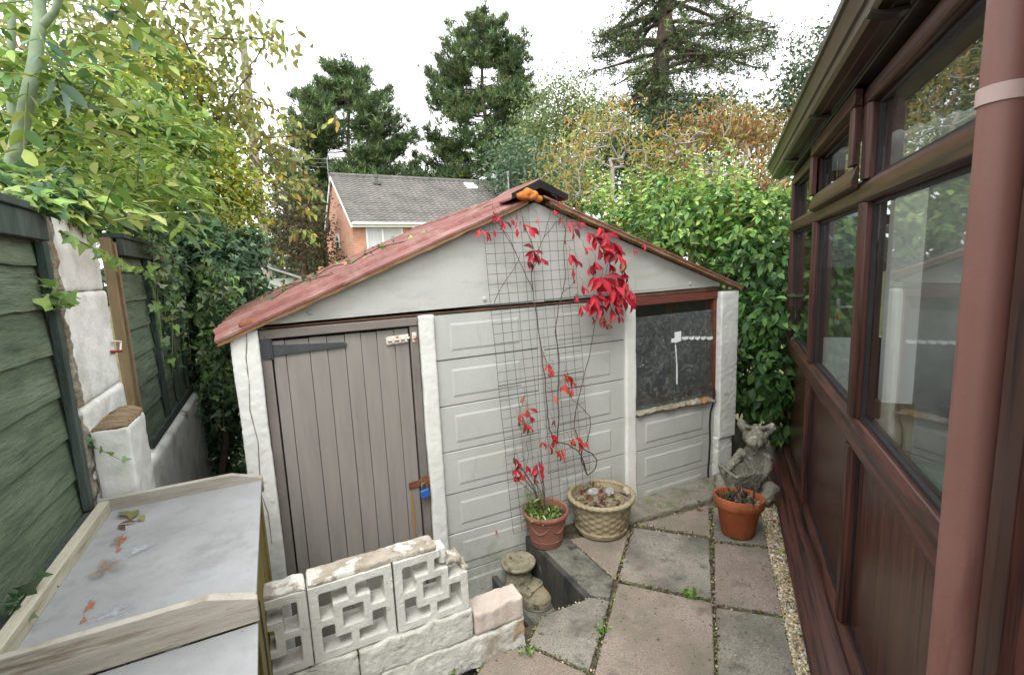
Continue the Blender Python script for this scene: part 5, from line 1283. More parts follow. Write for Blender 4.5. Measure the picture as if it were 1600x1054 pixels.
far_tree('reddish dark tree behind the telegraph pole', 470, 380, 24, [(470, 365, 0, 40, 62, 1.8, 70), (440, 330, 0, 26, 40, 1.2, 25), (500, 420, 0, 40, 60, 1.6, 40)], lin((72, 64, 44), (92, 74, 50), (60, 62, 42), (84, 88, 54)), size=.2, per=70, spread=.45)
far_tree('dark tree behind the right half of the brick house', 690, 330, 46, [(690, 310, 0, 110, 40, 3, 110), (590, 300, 0, 60, 40, 2.5, 60)], lin((50, 66, 46), (62, 80, 54)), size=.34, spread=.8)
# distant belt of woodland all round, seen only in chinks
P_ = []
for k in range(9000):
    a = rng.uniform(-1.5, 2.4); r_ = rng.uniform(62, 80); P_.append((r_*math.sin(a), r_*math.cos(a), -1+abs(rng.normal(0, 3.2))+2.0*math.sin(a*9)+1.5))
P_ = A(P_); n = len(P_)
leafmesh('distant_woods', [(P_, rdir(n), rdir(n), rng.uniform(1.2, 2.6, n), palette(lin((70, 86, 60), (84, 98, 70), (60, 76, 54)), n), 'dia')], 'leaf', tags=('distant belt of woodland beyond the houses', None, None, 'stuff'))

far_tree('dark green leafy tree close behind the shed and the autumn cherries', 1060, 330, 12.5, [(930, 300, 0, 60, 36, .8, 60), (1020, 310, 0, 70, 46, .8, 80), (1110, 300, 0, 70, 50, .8, 80), (1195, 290, 0, 50, 60, .8, 60), (880, 330, .5, 50, 30, .8, 40)], lin((92, 118, 66), (76, 102, 58), (108, 130, 76)), size=.13, per=46, spread=.24, tr=.09)

rng = np.random.default_rng(42)
# --- autumn cherry behind the shed
AUT = lin((150, 148, 78), (140, 152, 84), (160, 142, 72), (168, 132, 66), (142, 142, 72), (160, 112, 62), (136, 146, 78), (172, 150, 84), (124, 138, 72))
AUTR = lin((150, 112, 68), (140, 94, 58), (158, 130, 74), (136, 126, 68), (120, 124, 66))
def near_leaves(attr, per, spread, size, cols, tpl='long', droop=.9, flat=.6):
    P_ = around(attr, per, spread); n = len(P_)
    return (P_, rdir(n, (0, 0, -droop)), rdir(n, (0, 0, flat)), size*rng.uniform(.6, 1.2, n), palette(cols, n), tpl)
d = 8.6
redb = [ellpx(1120, 205, d, 70, 34, .7, 60), ellpx(1190, 215, d, 60, 40, .6, 45), ellpx(1205, 300, d-1, 35, 40, .4, 25)]
rattr = np.concatenate([in_ell(n, c, r, .5)[0] for c, r, n in redb])
tree('cherry_tree', 'pale barked cherry with yellow and orange autumn leaves behind the shed roof', 'cherry tree', line(gpt(952, 345, d, -.4), at(957, 262, d), 7, .03),
     [ellpx(900, 245, d, 60, 26, .8, 50), ellpx(945, 200, d, 55, 40, .8, 50), ellpx(885, 300, d, 55, 22, .6, 40), ellpx(1010, 240, d, 60, 36, .8, 60), ellpx(880, 270, d, 40, 40, .7, 25)],
     dict(size=.125, per=22, spread=.15, cols=AUT, tpl='long', droop=.9, flat=.6, thin=1), .06, 'bark_grey', pw=.42, tip_r=.0042, seg=.28, arch=.22, shell=.6)
tree('cherry_tree', 'spreading cherry with arching silvery branches and rusty orange leaves near the conservatory', 'cherry tree', line(gpt(1085, 345, d-.4, -.4), at(1092, 275, d-.4), 7, .03),
     redb+[ellpx(1060, 225, d-.4, 60, 40, .7, 45), ellpx(1150, 265, d-.6, 70, 40, .6, 60), ellpx(1060, 290, d-.6, 60, 30, .6, 30)],
     dict(size=.115, per=13, spread=.15, cols=AUT[:4]+AUTR, tpl='long', droop=.9, flat=.6, thin=1), .06, 'bark_grey', pw=.42, tip_r=.0055, seg=.28, arch=.3, shell=.6, extra=[near_leaves(rattr, 22, .16, .12, AUTR)])

rng = np.random.default_rng(43)
# --- light green privet-like shrub beside the shed
def bush(name, label, cat, base, blobs, cols, size, tpl='ovate', per=1, matn='leaf_gloss', out=.9, down=.35, stem='stem_brown', extra=None, inner=True, nst=40, flat=.8, cols_in=None, whorl=0):
    """blobs: (centre, radii, leaves): leaves on the shell facing outwards, stems inside"""
    t = thing(name, base, label, cat)
    sets = []; at_ = []
    for bl__ in blobs:
        c, r, n = bl__[:3]; bc_ = bl__[3] if len(bl__) > 3 else cols
        P_, d_ = in_ell(n, c, r, .16); P_ = P_+rng.normal(0, .10, P_.shape)*np.array(r)
        if whorl:
            q_ = max(1, n//whorl); P_, d_ = in_ell(q_, c, r, .13); P_ = P_+rng.normal(0, .13, P_.shape)*np.array(r)
            P_ = np.repeat(P_, whorl, 0)+rng.normal(0, size*.22, (q_*whorl, 3)); d_ = np.repeat(d_, whorl, 0); n = len(P_)
        D_ = unit(d_*out+rng.normal(0, .55, (n, 3))+np.array([0, 0, -down])); U_ = unit(d_*.6+rng.normal(0, .45, (n, 3))+np.array([0, 0, flat]))
        sets.append((P_, D_, U_, size*rng.uniform(.5, 1.3, n), palette(bc_, n), tpl)); at_.append(P_[:max(3, nst//len(blobs))])
        if inner:
            m_ = n//3; P_, d_ = in_ell(m_, c, np.array(r)*.82, .5)
            sets.append((P_, rdir(m_), rdir(m_), size*1.2*rng.uniform(.7, 1.2, m_), palette(cols_in or bc_, m_), tpl))
    if extra: sets += extra
    leafmesh('foliage', sets, matn, t)
    paths, pos, cnt = skeleton(line(base, np.mean([b[0] for b in blobs], 0), 6, .02), np.concatenate(at_), .25, .08)
    mb = MB(); branches(mb, paths, pos, cnt, .004, .035); obj('stem', mb, stem, t, smooth=60)
    return t
PRI = lin((106, 146, 70), (128, 166, 84), (90, 130, 64), (150, 180, 100), (80, 120, 62))
PRD = lin((74, 112, 56), (92, 132, 66), (64, 100, 52), (112, 150, 80))
sh_base = np.array([3.75, 4.1, -.4])
bl_ = [ellpx(1090, 350, 4.9, 100, 62, .6, 2000), ellpx(1170, 360, 4.5, 60, 60, .5, 1300), ellpx(1030, 350, 5.4, 70, 60, .6, 1000), ellpx(960, 345, 6.0, 60, 50, .5, 450),
       ellpx(1185, 430, 4.2, 48, 60, .45, 900), ellpx(1180, 510, 3.95, 42, 60, .4, 800), ellpx(1182, 585, 3.8, 40, 60, .35, 650), ellpx(1215, 640, 3.9, 30, 50, .3, 300)]
sx_ = []; sm = MB()
for k in range(62):
    u = rng.uniform(920, 1215); v0 = rng.uniform(330, 400); dd_ = 4.4+.006*(1215-u)*.8+rng.normal(0, .15)
    p0 = at(u, v0, dd_); L = rng.uniform(.35, .75); dr2 = unit(np.array([rng.normal(-.15, .16), rng.normal(0, .12), 1]))
    pts = [p0+dr2*L*s+np.array([0, 0, -.02*s*s]) for s in np.linspace(0, 1, 7)]
    sm.tube(pts, list(np.linspace(.0055, .0015, 7)), 5, cap=False)
    nl = int(L/.045)
    for j in range(nl):
        s = (j+.5)/nl; q = p0+dr2*L*s
        for sg in (0, math.pi):
            a = j*1.57+sg; dv = np.array([math.cos(a), math.sin(a), rng.uniform(.1, .6)]); sx_.append((q, dv, .095*(1.05-.45*s)*rng.uniform(.8, 1.2)))
n = len(sx_)
shoots = (A([s[0] for s in sx_]), A([s[1] for s in sx_]), rdir(n, (0, 0, 1.3)), A([s[2] for s in sx_]), palette(lin((140, 176, 84), (158, 190, 98), (118, 158, 74), (176, 196, 112)), n), 'ovate')
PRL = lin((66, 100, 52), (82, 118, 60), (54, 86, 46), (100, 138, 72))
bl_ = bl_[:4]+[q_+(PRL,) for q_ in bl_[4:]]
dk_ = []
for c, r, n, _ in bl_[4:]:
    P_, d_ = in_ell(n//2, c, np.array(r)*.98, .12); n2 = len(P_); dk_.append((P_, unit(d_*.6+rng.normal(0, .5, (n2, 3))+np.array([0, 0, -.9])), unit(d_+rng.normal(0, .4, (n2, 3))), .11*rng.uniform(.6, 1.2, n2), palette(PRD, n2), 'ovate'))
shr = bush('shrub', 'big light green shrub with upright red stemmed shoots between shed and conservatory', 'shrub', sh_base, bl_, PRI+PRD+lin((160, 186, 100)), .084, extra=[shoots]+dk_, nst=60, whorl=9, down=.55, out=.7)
obj('shoot', sm, 'stem_red', shr, smooth=60)

rng = np.random.default_rng(44)
# --- left: elder close to the camera
ELD = lin((98, 132, 62), (118, 148, 68), (80, 114, 58), (136, 162, 80), (152, 172, 88), (168, 180, 104))
BLU = lin((104, 132, 116), (88, 118, 98), (120, 144, 128))
et = [gpt(10, 300, 2.05, .2), at(20, 255, 2.05), at(38, 180, 2.05), at(56, 90, 2.05), at(62, 35, 2.07), at(60, -40, 2.1), at(58, -120, 2.15)]
eld = thing('elder', et[0], 'tall elder with a smooth green stem and large pointed leaves behind the nearest fence', 'tree')
mb = MB(); mb.tube(et, [.030, .029, .027, .0245, .023, .021, .018], 14, cap=False)
fk = [at(64, 42, 2.07), at(85, 20, 2.06), at(97, -15, 2.05), at(118, -80, 2.0)]
mb.tube(fk, [.017, .014, .013, .011], 10, cap=False)
s2 = [gpt(-20, 250, 2.5, .2), at(14, 130, 2.5), at(18, 60, 2.5), at(20, -60, 2.5)]
mb.tube(s2, [.022, .02, .018, .016], 8, cap=False)
sets = []; stems = MB()
def spray(p, dirv, L, nl, size, cols, tpl='ovate', dr3=.35):
    """a shoot with opposite pairs of leaves and one at the tip"""
    dirv = unit(np.array(dirv, float)); side = unit(np.cross(dirv, np.array([0, 0, 1.])+rng.normal(0, .2, 3)))
    e = p+dirv*L+np.array([0, 0, -.12*L]); stems.tube([p, (p+e)/2+np.array([0, 0, .03*L]), e], [.004, .0028, .0016], 5, cap=False)
    P_, D_ = [], []
    for j in range(nl):
        s = (j+.6)/nl; q = p+(e-p)*s+np.array([0, 0, .12*L*s*(1-s)])
        for sg in (-1, 1): P_.append(q); D_.append(side*sg*.9+dirv*.5+np.array([0, 0, -dr3+rng.normal(0, .2)]))
    P_.append(e); D_.append(dirv+np.array([0, 0, -dr3])); n = len(P_)
    sets.append((A(P_), A(D_)+rng.normal(0, .15, (n, 3)), unit(rng.normal(0, .3, (n, 3))+np.array([0, 0, 1.])), size*rng.uniform(.7, 1.2, n), palette(cols, n, .15), tpl))
for k in range(128):
    u, v = rng.uniform(-40, 185), rng.uniform(-60, 345)
    if 60 < u < 180 and 130 < v < 300 and rng.random() < .45: continue
    dd_ = rng.uniform(1.9, 2.7)
    spray(at(u, v, dd_), (rng.normal(.35, .6), rng.normal(-.1, .5), rng.normal(.1, .35)), rng.uniform(.18, .34), 4, rng.uniform(.07, .115), ELD if rng.random() < .85 else BLU)
for k in range(6):
    u, v = rng.uniform(90, 230), rng.uniform(-10, 110); spray(at(u, v, 2.4), (rng.normal(.6, .4), rng.normal(-.2, .4), rng.normal(-.35, .3)), .3, 4, .11, ELD+BLU[:1])
obj('trunk', mb, 'bark_green', eld, smooth=60)
leafmesh('crown', sets, 'leaf_gloss', eld); obj('stem', stems, 'stem_green', eld, smooth=60)
cr = MB()
for q, r_ in ((.44, .006), (.75, .005)):
    p = A(et[2])*(1-q)+A(et[1])*q; cr.ell(p-fw*.026, (r_, .004, r_))
obj('knot', cr, 'terra', eld)
rng = np.random.default_rng(45)
# young ash-like shoots over the pier and panel
sets = []; stems = MB()
yb = gpt(210, 330, 3.0, .6)
ash = thing('ash_sapling', yb, 'young ash with long pointed leaflets leaning over the white pier', 'sapling')
for k in range(84):
    u, v = rng.uniform(85, 262), rng.uniform(190, 355)
    spray(at(u, v, rng.uniform(2.7, 3.4)), (rng.normal(.5, .5), rng.normal(-.2, .5), rng.normal(.15, .3)), rng.uniform(.25, .42), 5, rng.uniform(.085, .13), ELD+lin((150, 172, 74), (136, 164, 70)), 'long', .25)
for (a, b) in (((228, 345), (205, 215)), ((190, 350), (156, 150)), ((240, 330), (310, 220)), ((215, 380), (150, 305))):
    stems.tube(line(at(*a, 3.0), at(*b, 3.0), 5, .008), list(np.linspace(.008, .004, 5)), 6)
stems.tube(line(yb, at(225, 345, 3.0), 5, .01), [.014, .013, .012, .011, .01], 7)
leafmesh('crown', sets, 'leaf_gloss', ash); obj('trunk', stems, 'stem_green', ash, smooth=60)
rng = np.random.default_rng(46)
# yellow-green shrubs behind the fence
YEL = lin((176, 178, 64), (192, 184, 60), (160, 172, 68), (204, 192, 84))
YG = lin((140, 162, 74), (120, 150, 66), (158, 172, 86), (104, 136, 62))
bush('shrub', 'yellow green shrub with fine leaves behind the ivied fence panel', 'shrub', gpt(350, 330, 5.0, -.3),
     [ellpx(330, 290, 4.8, 70, 54, .5, 2000), ellpx(375, 325, 5.0, 38, 64, .4, 1200), ellpx(300, 230, 4.8, 76, 44, .5, 1300), ellpx(240, 130, 5.0, 90, 60, .5, 1300)], YEL+YG, .06, 'ovate', matn='leaf', nst=30)
bush('shrub', 'mixed green shrub rising behind the white pier', 'shrub', gpt(170, 260, 3.9, -.3),
     [ellpx(150, 215, 4.0, 100, 76, .5, 2300), ellpx(235, 210, 4.2, 90, 66, .5, 1900), ellpx(80, 190, 4.0, 90, 100, .5, 1700), ellpx(250, 290, 4.0, 70, 46, .4, 1000), ellpx(160, 290, 3.9, 90, 40, .4, 900)], YG+ELD, .075, 'ovate', matn='leaf', nst=50)
rng = np.random.default_rng(47)
# purple-leaved plum or cherry overhanging from the left
OLV = lin((126, 136, 74), (142, 148, 82), (112, 124, 68), (152, 148, 80), (136, 124, 72), (156, 160, 92), (134, 150, 76))
d = 5.6
plum = tree('cherry_tree', 'olive and bronze leaved cherry with drooping leaves overhanging at the upper left', 'cherry tree', line(gpt(300, 330, d, -.4), at(305, 160, d), 8, .05),
     [ellpx(290, 110, d, 110, 80, .8, 130), ellpx(345, 190, d, 50, 60, .6, 70), ellpx(190, 60, d, 110, 80, .8, 110), ellpx(415, 70, d, 24, 30, .3, 10), ellpx(430, 240, d, 36, 40, .4, 24), ellpx(330, 30, d, 60, 40, .6, 22), ellpx(280, 210, d, 80, 60, .6, 80), ellpx(90, 120, d, 100, 90, .8, 90)],
     dict(size=.115, per=24, spread=.15, cols=OLV, tpl='ovate', droop=1.2, flat=.4, thin=1), .05, 'bark', pw=.42, tip_r=.0035, seg=.3, arch=.18, shell=.6,
     extra=None)
# hanging sprays in front of the pole
hs1 = []; sm = MB()
for pts in ([(380, 190), (420, 215), (470, 212), (530, 190)], [(390, 240), (430, 290), (470, 320), (490, 330)], [(400, 330), (430, 345), (470, 360), (500, 372)], [(330, 60), (380, 62), (420, 60), (440, 75)], [(380, 150), (420, 165), (450, 185), (468, 205)], [(390, 275), (430, 270), (470, 285), (505, 300)], [(395, 370), (420, 385), (440, 400)]):
    q = [at(u, v, d-.3) for u, v in pts]; sm = MB(); sm.tube(q, list(np.linspace(.011, .003, len(q))), 5, cap=False)
    obj('branch', sm, 'bark', plum, smooth=60)
    for a, b in zip(q[:-1], q[1:]):
        for s in np.linspace(0, 1, 9):
            for _ in range(2): hs1.append(a+(b-a)*s+rng.normal(0, .035, 3))
P_ = A(hs1); n = len(P_)
leafmesh('hanging_leaves', [(P_, rdir(n, (.1, 0, -1.3)), rdir(n, (0, -.6, .4)), .10*rng.uniform(.6, 1.2, n), palette(OLV+lin((168, 170, 84), (182, 150, 70)), n), 'ovate')], 'leaf', plum)


rng = np.random.default_rng(48)
# --- ivy over the second fence, down the gap and along the top
IVD = lin((74, 104, 72), (92, 122, 86), (58, 86, 58), (112, 138, 102), (66, 98, 62))
IVL = lin((120, 156, 84), (140, 172, 96))
ivb = np.array([-.55, 4.2, -.4])
blb = [ellpx(300, 395, 4.0, 60, 60, .22, 1500), ellpx(345, 430, 4.0, 45, 60, .22, 1300), ellpx(350, 520, 4.1, 40, 70, .2, 1200), ellpx(340, 620, 4.1, 42, 80, .2, 1000), ellpx(345, 720, 4.2, 40, 60, .2, 500), ellpx(255, 370, 4.3, 60, 34, .25, 900), ellpx(375, 390, 4.6, 40, 40, .25, 700), ellpx(390, 450, 4.5, 30, 30, .2, 400)]
ivy = bush('ivy', 'dark ivy covering the fence end and hanging into the gap beside the shed', 'ivy', ivb, blb, IVD, .062, 'ivy', matn='leaf_gloss', out=.5, down=.7, flat=.3, nst=60)
sm = MB(); ex_ = []
def trailer(px, dist, r0=.0035, step=.035, size=.05, cols=IVL, par=None):
    q = [at(u, v, dd_) for (u, v), dd_ in zip(px, dist)]; sm.tube(q, list(np.linspace(r0, r0*.5, len(q))), 5, cap=False)
    for a, b in zip(q[:-1], q[1:]):
        k = max(1, int(np.linalg.norm(b-a)/step))
        for j in range(k): ex_.append((a+(b-a)*(j+.5)/k+rng.normal(0, .012, 3), size*rng.uniform(.6, 1.3), cols))
def trail_on(px, plane, r0=.0025, step=.03, size=.05, cols=IVL, jit=.012):
    q = [plane(u, v) for u, v in px]; sm.tube(q, list(np.linspace(r0, r0*.5, len(q))), 5, cap=False)
    for a_, b_ in zip(q[:-1], q[1:]):
        k_ = max(1, int(np.linalg.norm(b_-a_)/step))
        for j in range(k_): ex_.append((a_+(b_-a_)*(j+.5)/k_+rng.normal(0, jit, 3), size*rng.uniform(.6, 1.3), cols))
IVP = IVD+IVL+lin((150, 174, 122), (128, 152, 108), (160, 178, 136))
fpl = lambda u, v: onx(u, v, XF+.07)
for k in range(42):
    u0 = rng.uniform(235, 300); v0 = rng.uniform(372, 420)+(u0-235)*.25; L = rng.uniform(40, 190); e_ = rng.uniform(0, 34)
    trail_on([(u0, v0), (u0+e_*.5, v0+L*.5), (u0+e_, v0+L)], fpl, .0025, .035, .055, IVP, .02)
for k in range(40):
    u0 = rng.uniform(300, 375); v0 = rng.uniform(400, 470); L = rng.uniform(60, 230)
    trail_on([(u0, v0), (u0+rng.uniform(-6, 18), v0+L*.5), (u0+rng.uniform(-8, 30), v0+L)], lambda u, v: at(u, v, 3.5), .0025, .03, .055, IVP, .02)
trail_on([(95, 362), (140, 385), (185, 405), (230, 428), (275, 434)], lambda u, v: onx(u, v, XF+.09), .004, .05, .05, IVL)
trail_on([(240, 385), (300, 388), (355, 392)], fpl, .004, .05, .05, IVP)
trail_on([(225, 390), (275, 400), (330, 470)], fpl, .004, .04, .05, IVP)
P_ = A([e[0] for e in ex_]); n = len(P_)
leafmesh('trailing_leaves', [(P_, rdir(n, (0, -.3, -.9)), rdir(n, (.6, -.8, .4)), A([e[1] for e in ex_]), A([palette(e[2], 1)[0] for e in ex_]), 'ivy')], 'leaf_gloss', ivy)
obj('trailing_stem', sm, 'stem_green', ivy, smooth=60)
# ivy flower heads, yellowish green
P_ = np.concatenate([in_ell(500, *ellpx(320, 350, 4.25, 50, 26, .2, 1)[:2], .3)[0], in_ell(300, *ellpx(365, 345, 4.4, 26, 30, .2, 1)[:2], .3)[0]]); n = len(P_)
fh_ = leafmesh('flower_heads', [(P_, rdir(n), rdir(n), rng.uniform(.02, .035, n), palette(lin((170, 172, 96), (150, 160, 84)), n), 'dia')], 'leaf', ivy); fh_['kind'] = 'stuff'
# ivy on the pier top and fence corner
ip = bush('ivy', 'pale young ivy draped over the top of the tall white pier', 'ivy', np.array([-.8, 2.4, -.4]), [ellpx(80, 322, 1.82, 44, 24, .12, 210), ellpx(22, 312, 1.55, 50, 18, .12, 190), ellpx(118, 338, 1.95, 26, 22, .1, 90), ellpx(40, 290, 1.75, 70, 24, .14, 210), ellpx(190, 352, 2.6, 60, 18, .12, 90), ellpx(235, 362, 2.8, 40, 16, .1, 50)], IVL+ELD+IVD, .05, 'ivy', nst=14, inner=False, down=.6)
sm = MB(); ex_ = []
trail_on([(118, 680), (130, 690), (165, 706), (196, 722)], lambda u, v: ony(u, v, 2.185), .0018, .03, .03, IVD+IVL, .004)
trail_on([(92, 440), (80, 460), (98, 468), (84, 485)], lambda u, v: onx(u, v, XF+.06), .002, .014, .05, IVL, .012)
trail_on([(112, 685), (125, 690), (137, 694)], lambda u, v: ony(u, v, 2.18), .002, .014, .05, IVD, .01)
trail_on([(14, 960), (30, 935), (56, 915), (72, 905)], lambda u, v: onx(u, v, XF+.05), .002, .014, .045, IVD, .012)
P_ = A([e[0] for e in ex_]); n = len(P_)
leafmesh('trailing_leaves', [(P_, rdir(n, (.5, -.5, .2)), rdir(n, (.6, -.8, .6)), A([e[1] for e in ex_]), A([palette(e[2], 1)[0] for e in ex_]), 'ivy')], 'leaf_gloss', ip)
obj('trailing_stem', sm, 'stem_green', ip, smooth=60)
# twigs and dead leaves lying on the shed roof
for k in range(5):
    x = rng.uniform(-.15, .5); y_ = rng.uniform(2.7, 4.0); L = rng.uniform(.2, .5); a = rng.normal(.2, .5)
    q = [np.array([x+L*s*math.cos(a), y_+L*s*math.sin(a), roofz(x+L*s*math.cos(a), .05)+.02*math.sin(s*5)]) for s in np.linspace(0, 1, 6)]
    rtw = thing('twig', q[0], 'thin ivy twig with small leaves lying across the red shed roof', 'twig', 'ivy twigs on the shed roof')
    obj('stem', MB().tube(q, .003, 5), 'stem_brown', rtw)
    P_ = A([p+rng.normal(0, .02, 3) for p in q for _ in range(3)]); n = len(P_)
    leafmesh('leaves', [(P_, rdir(n, (0, 0, .3)), rdir(n, (0, 0, 1)), rng.uniform(.022, .042, n), palette(IVL+IVD+lin((170, 150, 80), (150, 120, 70)), n), 'ivy')], 'leaf', rtw)

# ------------------------------------------------------------------ telegraph pole
pb_, pt_ = at(420, 445, 16), at(379, 60, 16.6)
tp_ = thing('telegraph_pole', (pb_[0], pb_[1], -.8), 'weathered wooden telegraph pole among the leaves left of the house', 'telegraph pole')
dirp = (pt_-pb_)/(pt_[2]-pb_[2]); zb = np.array(pb_)+dirp*(-.8-pb_[2])
obj('pole', MB().tube(line(zb, pt_, 8), list(np.linspace(.15, .115, 8)), 16), 'pole', tp_, smooth=60)
obj('pole_cap', MB().tube([pt_, pt_+np.array([0, 0, .06])], [.12, .03], 16), 'blackiron', tp_)
wv = MB(); e = at(700, 190, 44); q0 = at(388, 118, 16.5)
wv.tube([q0+(e-q0)*s+np.array([0, 0, -1.0*4*s*(1-s)]) for s in np.linspace(0, 1, 16)], .008, 4)
obj('wire', wv, 'cable', tp_)

# ------------------------------------------------------------------ brick house
dl = 25.0
A0 = at(515, 274, dl); RZ = A0[2]
def onzh(u, v, z): dq = ray(u, v); return CP+dq*(z-CAMZ)/dq[2]
hx = np.array([math.cos(R(2)), math.sin(R(2)), 0])
_k = ray(776, 284); _t = (A0[0]*hx[1]-A0[1]*hx[0])/(_k[0]*hx[1]-_k[1]*hx[0]); A1 = A0*0+np.array([_k[0]*_t, _k[1]*_t, RZ]); hy = np.array([-hx[1], hx[0], 0])
ang = math.atan2(hx[1], hx[0]); LH = np.linalg.norm((A1-A0)[:2])
ho = thing('brick_house', (A0[0], A0[1], -1.2), 'orange brick house with a grey tiled roof, white windows and a satellite dish', 'house', rotz=ang)
zr = RZ+1.2; hd = 4.5; rise = 2.86; ze = zr-rise                      # local: x along the ridge, y back, z from the base
obj('wall', MB().prism([(-hd+.3, 0), (hd-.3, 0), (hd-.3, ze+.06), (0, zr-.14), (-hd+.3, ze+.06)], .12, LH-.12, 'x'), 'brick', ho, local=True)
roof = MB(); nrow = 21; sl_len = math.hypot(hd, rise)
for sg in (-1, 1):
    for i in range(nrow):
        t0, t1 = i/nrow, (i+1)/nrow
        ncol = int(LH/.30); vs = []
        for t, lift in ((t0, .012), (t1+.004, .072)):
            for j in range(ncol*4+1):
                x = LH*j/(ncol*4); wv_ = .038*max(0, math.sin(2*math.pi*j/4+.6))*1.0
                vs.append((x, sg*hd*t, zr-rise*t+lift+wv_))
        k = ncol*4+1
        vs += [(x, y_, z-.06) for x, y_, z in vs[k:2*k]]
        fs = [(j, j+1, k+j+1, k+j) if sg > 0 else (j, k+j, k+j+1, j+1) for j in range(k-1)]+[(k+j, 2*k+j, 2*k+j+1, k+j+1) if sg < 0 else (k+j, k+j+1, 2*k+j+1, 2*k+j) for j in range(k-1)]
        roof.add(vs, fs)
rf = obj('roof', roof, 'tile', ho, local=True, smooth=30)
rt_ = MB()
for i in range(int(LH/.45)): rt_.tube([(.45*i+.005, 0, zr+.03), (.45*i+.44, 0, zr+.03)], .12, 10)
obj('ridge_tile', rt_, 'tile', rf, local=True)
for x in (.0, LH-.06):
    obj('bargeboard', MB().prism([(-hd-.02, ze-.02), (0, zr-.0), (hd+.02, ze-.02), (hd+.02, ze-.2), (0, zr-.19), (-hd-.02, ze-.2)], x, x+.06, 'x'), 'white', ho, local=True)
obj('fascia', MB().box(.06, LH-.06, -hd-.02, -hd+.02, ze-.17, ze-.0), 'white', ho, local=True)
obj('gutter', MB().tube([(.05, -hd-.08, ze-.02), (LH-.05, -hd-.08, ze-.02)], .06, 10), 'white', ho, local=True)
obj('soffit', MB().box(.06, LH-.06, -hd+.021, -hd+.3, ze-.17, ze-.14), 'white', ho, local=True)
def hloc(u, v, ypl):
    n_ = hy; P0_ = A0+hy*ypl; dq = ray(u, v); P_ = CP+dq*((P0_-CP)@n_)/(dq@n_); return (P_-A0)@hx, P_[2]+1.2
yw = -hd+.3
xw0, zt_ = hloc(571, 357, yw); xw1, _ = hloc(629, 357, yw)
zt_ = ze-.19; zb_ = zt_-1.35
wd = obj('window', MB().box(xw0, xw1, yw-.02, yw+.05, zb_, zb_+.06).box(xw0, xw1, yw-.02, yw+.05, zt_-.06, zt_).box(xw0, xw0+.07, yw-.02, yw+.05, zb_+.061, zt_-.061).box(xw0+.72, xw0+.80, yw-.02, yw+.05, zb_+.061, zt_-.061).box(xw1-.07, xw1, yw-.02, yw+.05, zb_+.061, zt_-.061), 'white', ho, local=True)
obj('pane', MB().box(xw0+.07, xw1-.07, yw-.004, yw+.0, zb_+.06, zt_-.06), 'netting', wd, local=True)
xw2 = LH-3.4
wd2 = obj('window', MB().box(xw2, xw2+1.8, yw-.02, yw+.05, zb_, zt_), 'white', ho, local=True)
obj('pane', MB().box(xw2+.08, xw2+1.72, yw-.026, yw-.021, zb_+.08, zt_-.08), 'netting', wd2, local=True)
# gable window and dish
def gloc(u, v):
    P0_ = A0+hx*.12; dq = ray(u, v); P_ = CP+dq*((P0_-CP)@hx)/(dq@hx); return (P_-A0)@hy, P_[2]+1.2
ya, za = gloc(526, 366); yb_, zb2 = gloc(532, 388)
y0_, y1_ = min(ya, yb_), max(ya, yb_)
gw_ = obj('window', MB().box(.06, .119, y0_, y1_, min(za, zb2), max(za, zb2)), 'white', ho, local=True)
ym_ = (y0_+y1_)/2; zm_ = (za+zb2)/2
obj('pane', MB().box(.05, .0595, y0_+.1, y1_-.1, min(za, zb2)+.08, zm_-.03).box(.05, .0595, y0_+.1, y1_-.1, zm_+.03, max(za, zb2)-.08), 'fglass', gw_, local=True)
yd, zd = gloc(526, 352)
ds = MB(); na = 24; vs = [(-.18, yd, zd)]
R0 = .45
for i in range(1, 5):
    for j in range(na):
        a = 2*math.pi*j/na; r = R0*i/4; vs.append((-.18-.16*(r/R0)**2+.10*math.cos(a)*r, yd+r*math.cos(a), zd+r*math.sin(a)))
fs = [(0, 1+j, 1+(j+1) % na) for j in range(na)]+[(1+i*na+j, 1+(i+1)*na+j, 1+(i+1)*na+(j+1) % na, 1+i*na+(j+1) % na) for i in range(3) for j in range(na)]
dso = obj('satellite_dish', MB().add(vs, fs), 'dish', ho, local=True); mdf = dso.modifiers.new('thick', 'SOLIDIFY'); mdf.thickness = .02
obj('dish_arm', MB().tube([(.12, yd, zd-.1), (-.18, yd, zd), (-.55, yd+.1, zd-.25)], .02, 6), 'dish', dso, local=True)
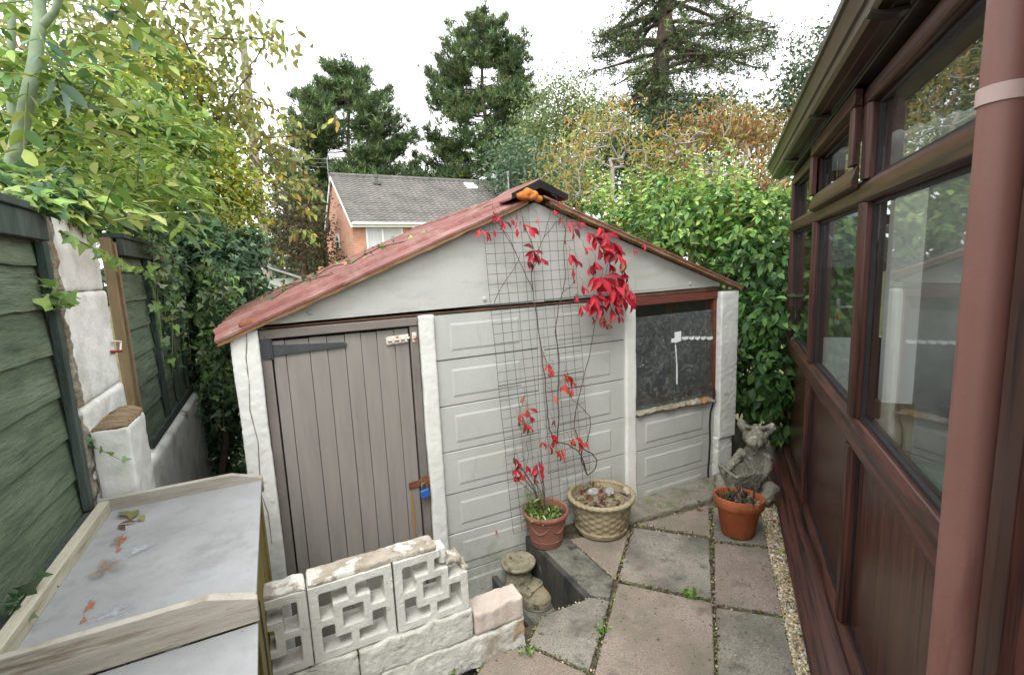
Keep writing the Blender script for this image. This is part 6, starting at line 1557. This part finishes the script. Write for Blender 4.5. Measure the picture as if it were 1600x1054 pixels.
# roof window, vent pipe, flue, aerial
def rloc(u, v):
    nrm = unit(np.array(hy*(-rise)/hd*-1)+np.array([0, 0, 0])) if False else None
    n_ = -hy*rise+np.array([0, 0, hd]); n_ = n_/np.linalg.norm(n_); dq = ray(u, v); P_ = CP+dq*((A0-CP)@n_)/(dq@n_); return (P_-A0)@hx, (P_-A0)@hy, P_[2]+1.2
q = [rloc(*p) for p in ((724, 288), (741, 289), (747, 297), (731, 297))]
nv = np.array([0, -rise, hd])/math.hypot(rise, hd)
qq = [A(p) for p in q]
obj('roof_window', MB().add([p+nv*.02 for p in qq]+[p+nv*.13 for p in qq], [(0, 3, 2, 1), (4, 5, 6, 7), (0, 1, 5, 4), (1, 2, 6, 5), (2, 3, 7, 6), (3, 0, 4, 7)]), 'white', rf, local=True)
cq = sum(qq)/4
obj('rooflight_pane', MB().add([cq+(p-cq)*.78+nv*.135 for p in qq]+[cq+(p-cq)*.78+nv*.145 for p in qq], [(0, 3, 2, 1), (4, 5, 6, 7), (0, 1, 5, 4), (1, 2, 6, 5), (2, 3, 7, 6), (3, 0, 4, 7)]), 'rooflight', rf, local=True)
p = A(rloc(589, 288)); obj('vent_pipe', MB().tube([p, p+np.array([0, 0, .5])], .07, 10).tube([p+np.array([0, 0, .35]), p+np.array([0, 0, .52])], .11, 10).box(p[0]-.18, p[0]+.18, p[1]-.25, p[1]+.12, p[2]-.02, p[2]+.06), 'dish', rf, local=True)
obj('end_block', MB().box(LH-.3, LH+.0, -.15, .15, zr+.02, zr+.42), 'white', rf, local=True)
fp = onzh(796, 300, RZ) if False else at(795, 296, 27)
tfl = thing('flue', (fp[0], fp[1], 3.6), 'slim steel flue standing beyond the shed ridge', 'flue')
obj('pipe', MB().tube([(fp[0], fp[1], 3.0), (fp[0], fp[1], at(795, 272, 27)[2])], .07, 12), 'steel', tfl); obj('cowl', MB().tube([(fp[0], fp[1], at(795, 272, 27)[2]), (fp[0], fp[1], at(795, 269, 27)[2])], .13, 12), 'steel', tfl)
ap = A([-.02, .25, zr-.1]); am = MB(); am.tube([ap+A([0, 0, -1.2]), ap+A([0, 0, 1.0])], .014, 6)
for k, zq in enumerate((.95, .75, .55)):
    am.tube([ap+A([-.75, 0, zq]), ap+A([.2, 0, zq])], .007, 4)
    for j in range(8): am.tube([ap+A([-.72+.12*j, -.22, zq]), ap+A([-.72+.12*j, .22, zq])], .004, 4)
obj('aerial', am, 'steel', ho, local=True)
# pale low roof glimpsed between ivy and shed
lr = gpt(405, 440, 11, -.5)
lo = thing('outbuilding', lr, 'pale low roofed outbuilding glimpsed past the eaves of the red roof', 'outbuilding')
zt2 = at(405, 412, 11)[2]
obj('wall', MB().box(lr[0]-.9, lr[0]+.7, lr[1]-.6, lr[1]+1.2, -.6, zt2-.35), 'paint', lo)
obj('roof', MB().prism([(lr[0]-1.05, zt2-.38), (lr[0]-.1, zt2), (lr[0]+.85, zt2-.38), (lr[0]+.85, zt2-.33), (lr[0]-.1, zt2+.05), (lr[0]-1.05, zt2-.33)], lr[1]-.75, lr[1]+1.3, 'y'), 'zinc', lo)
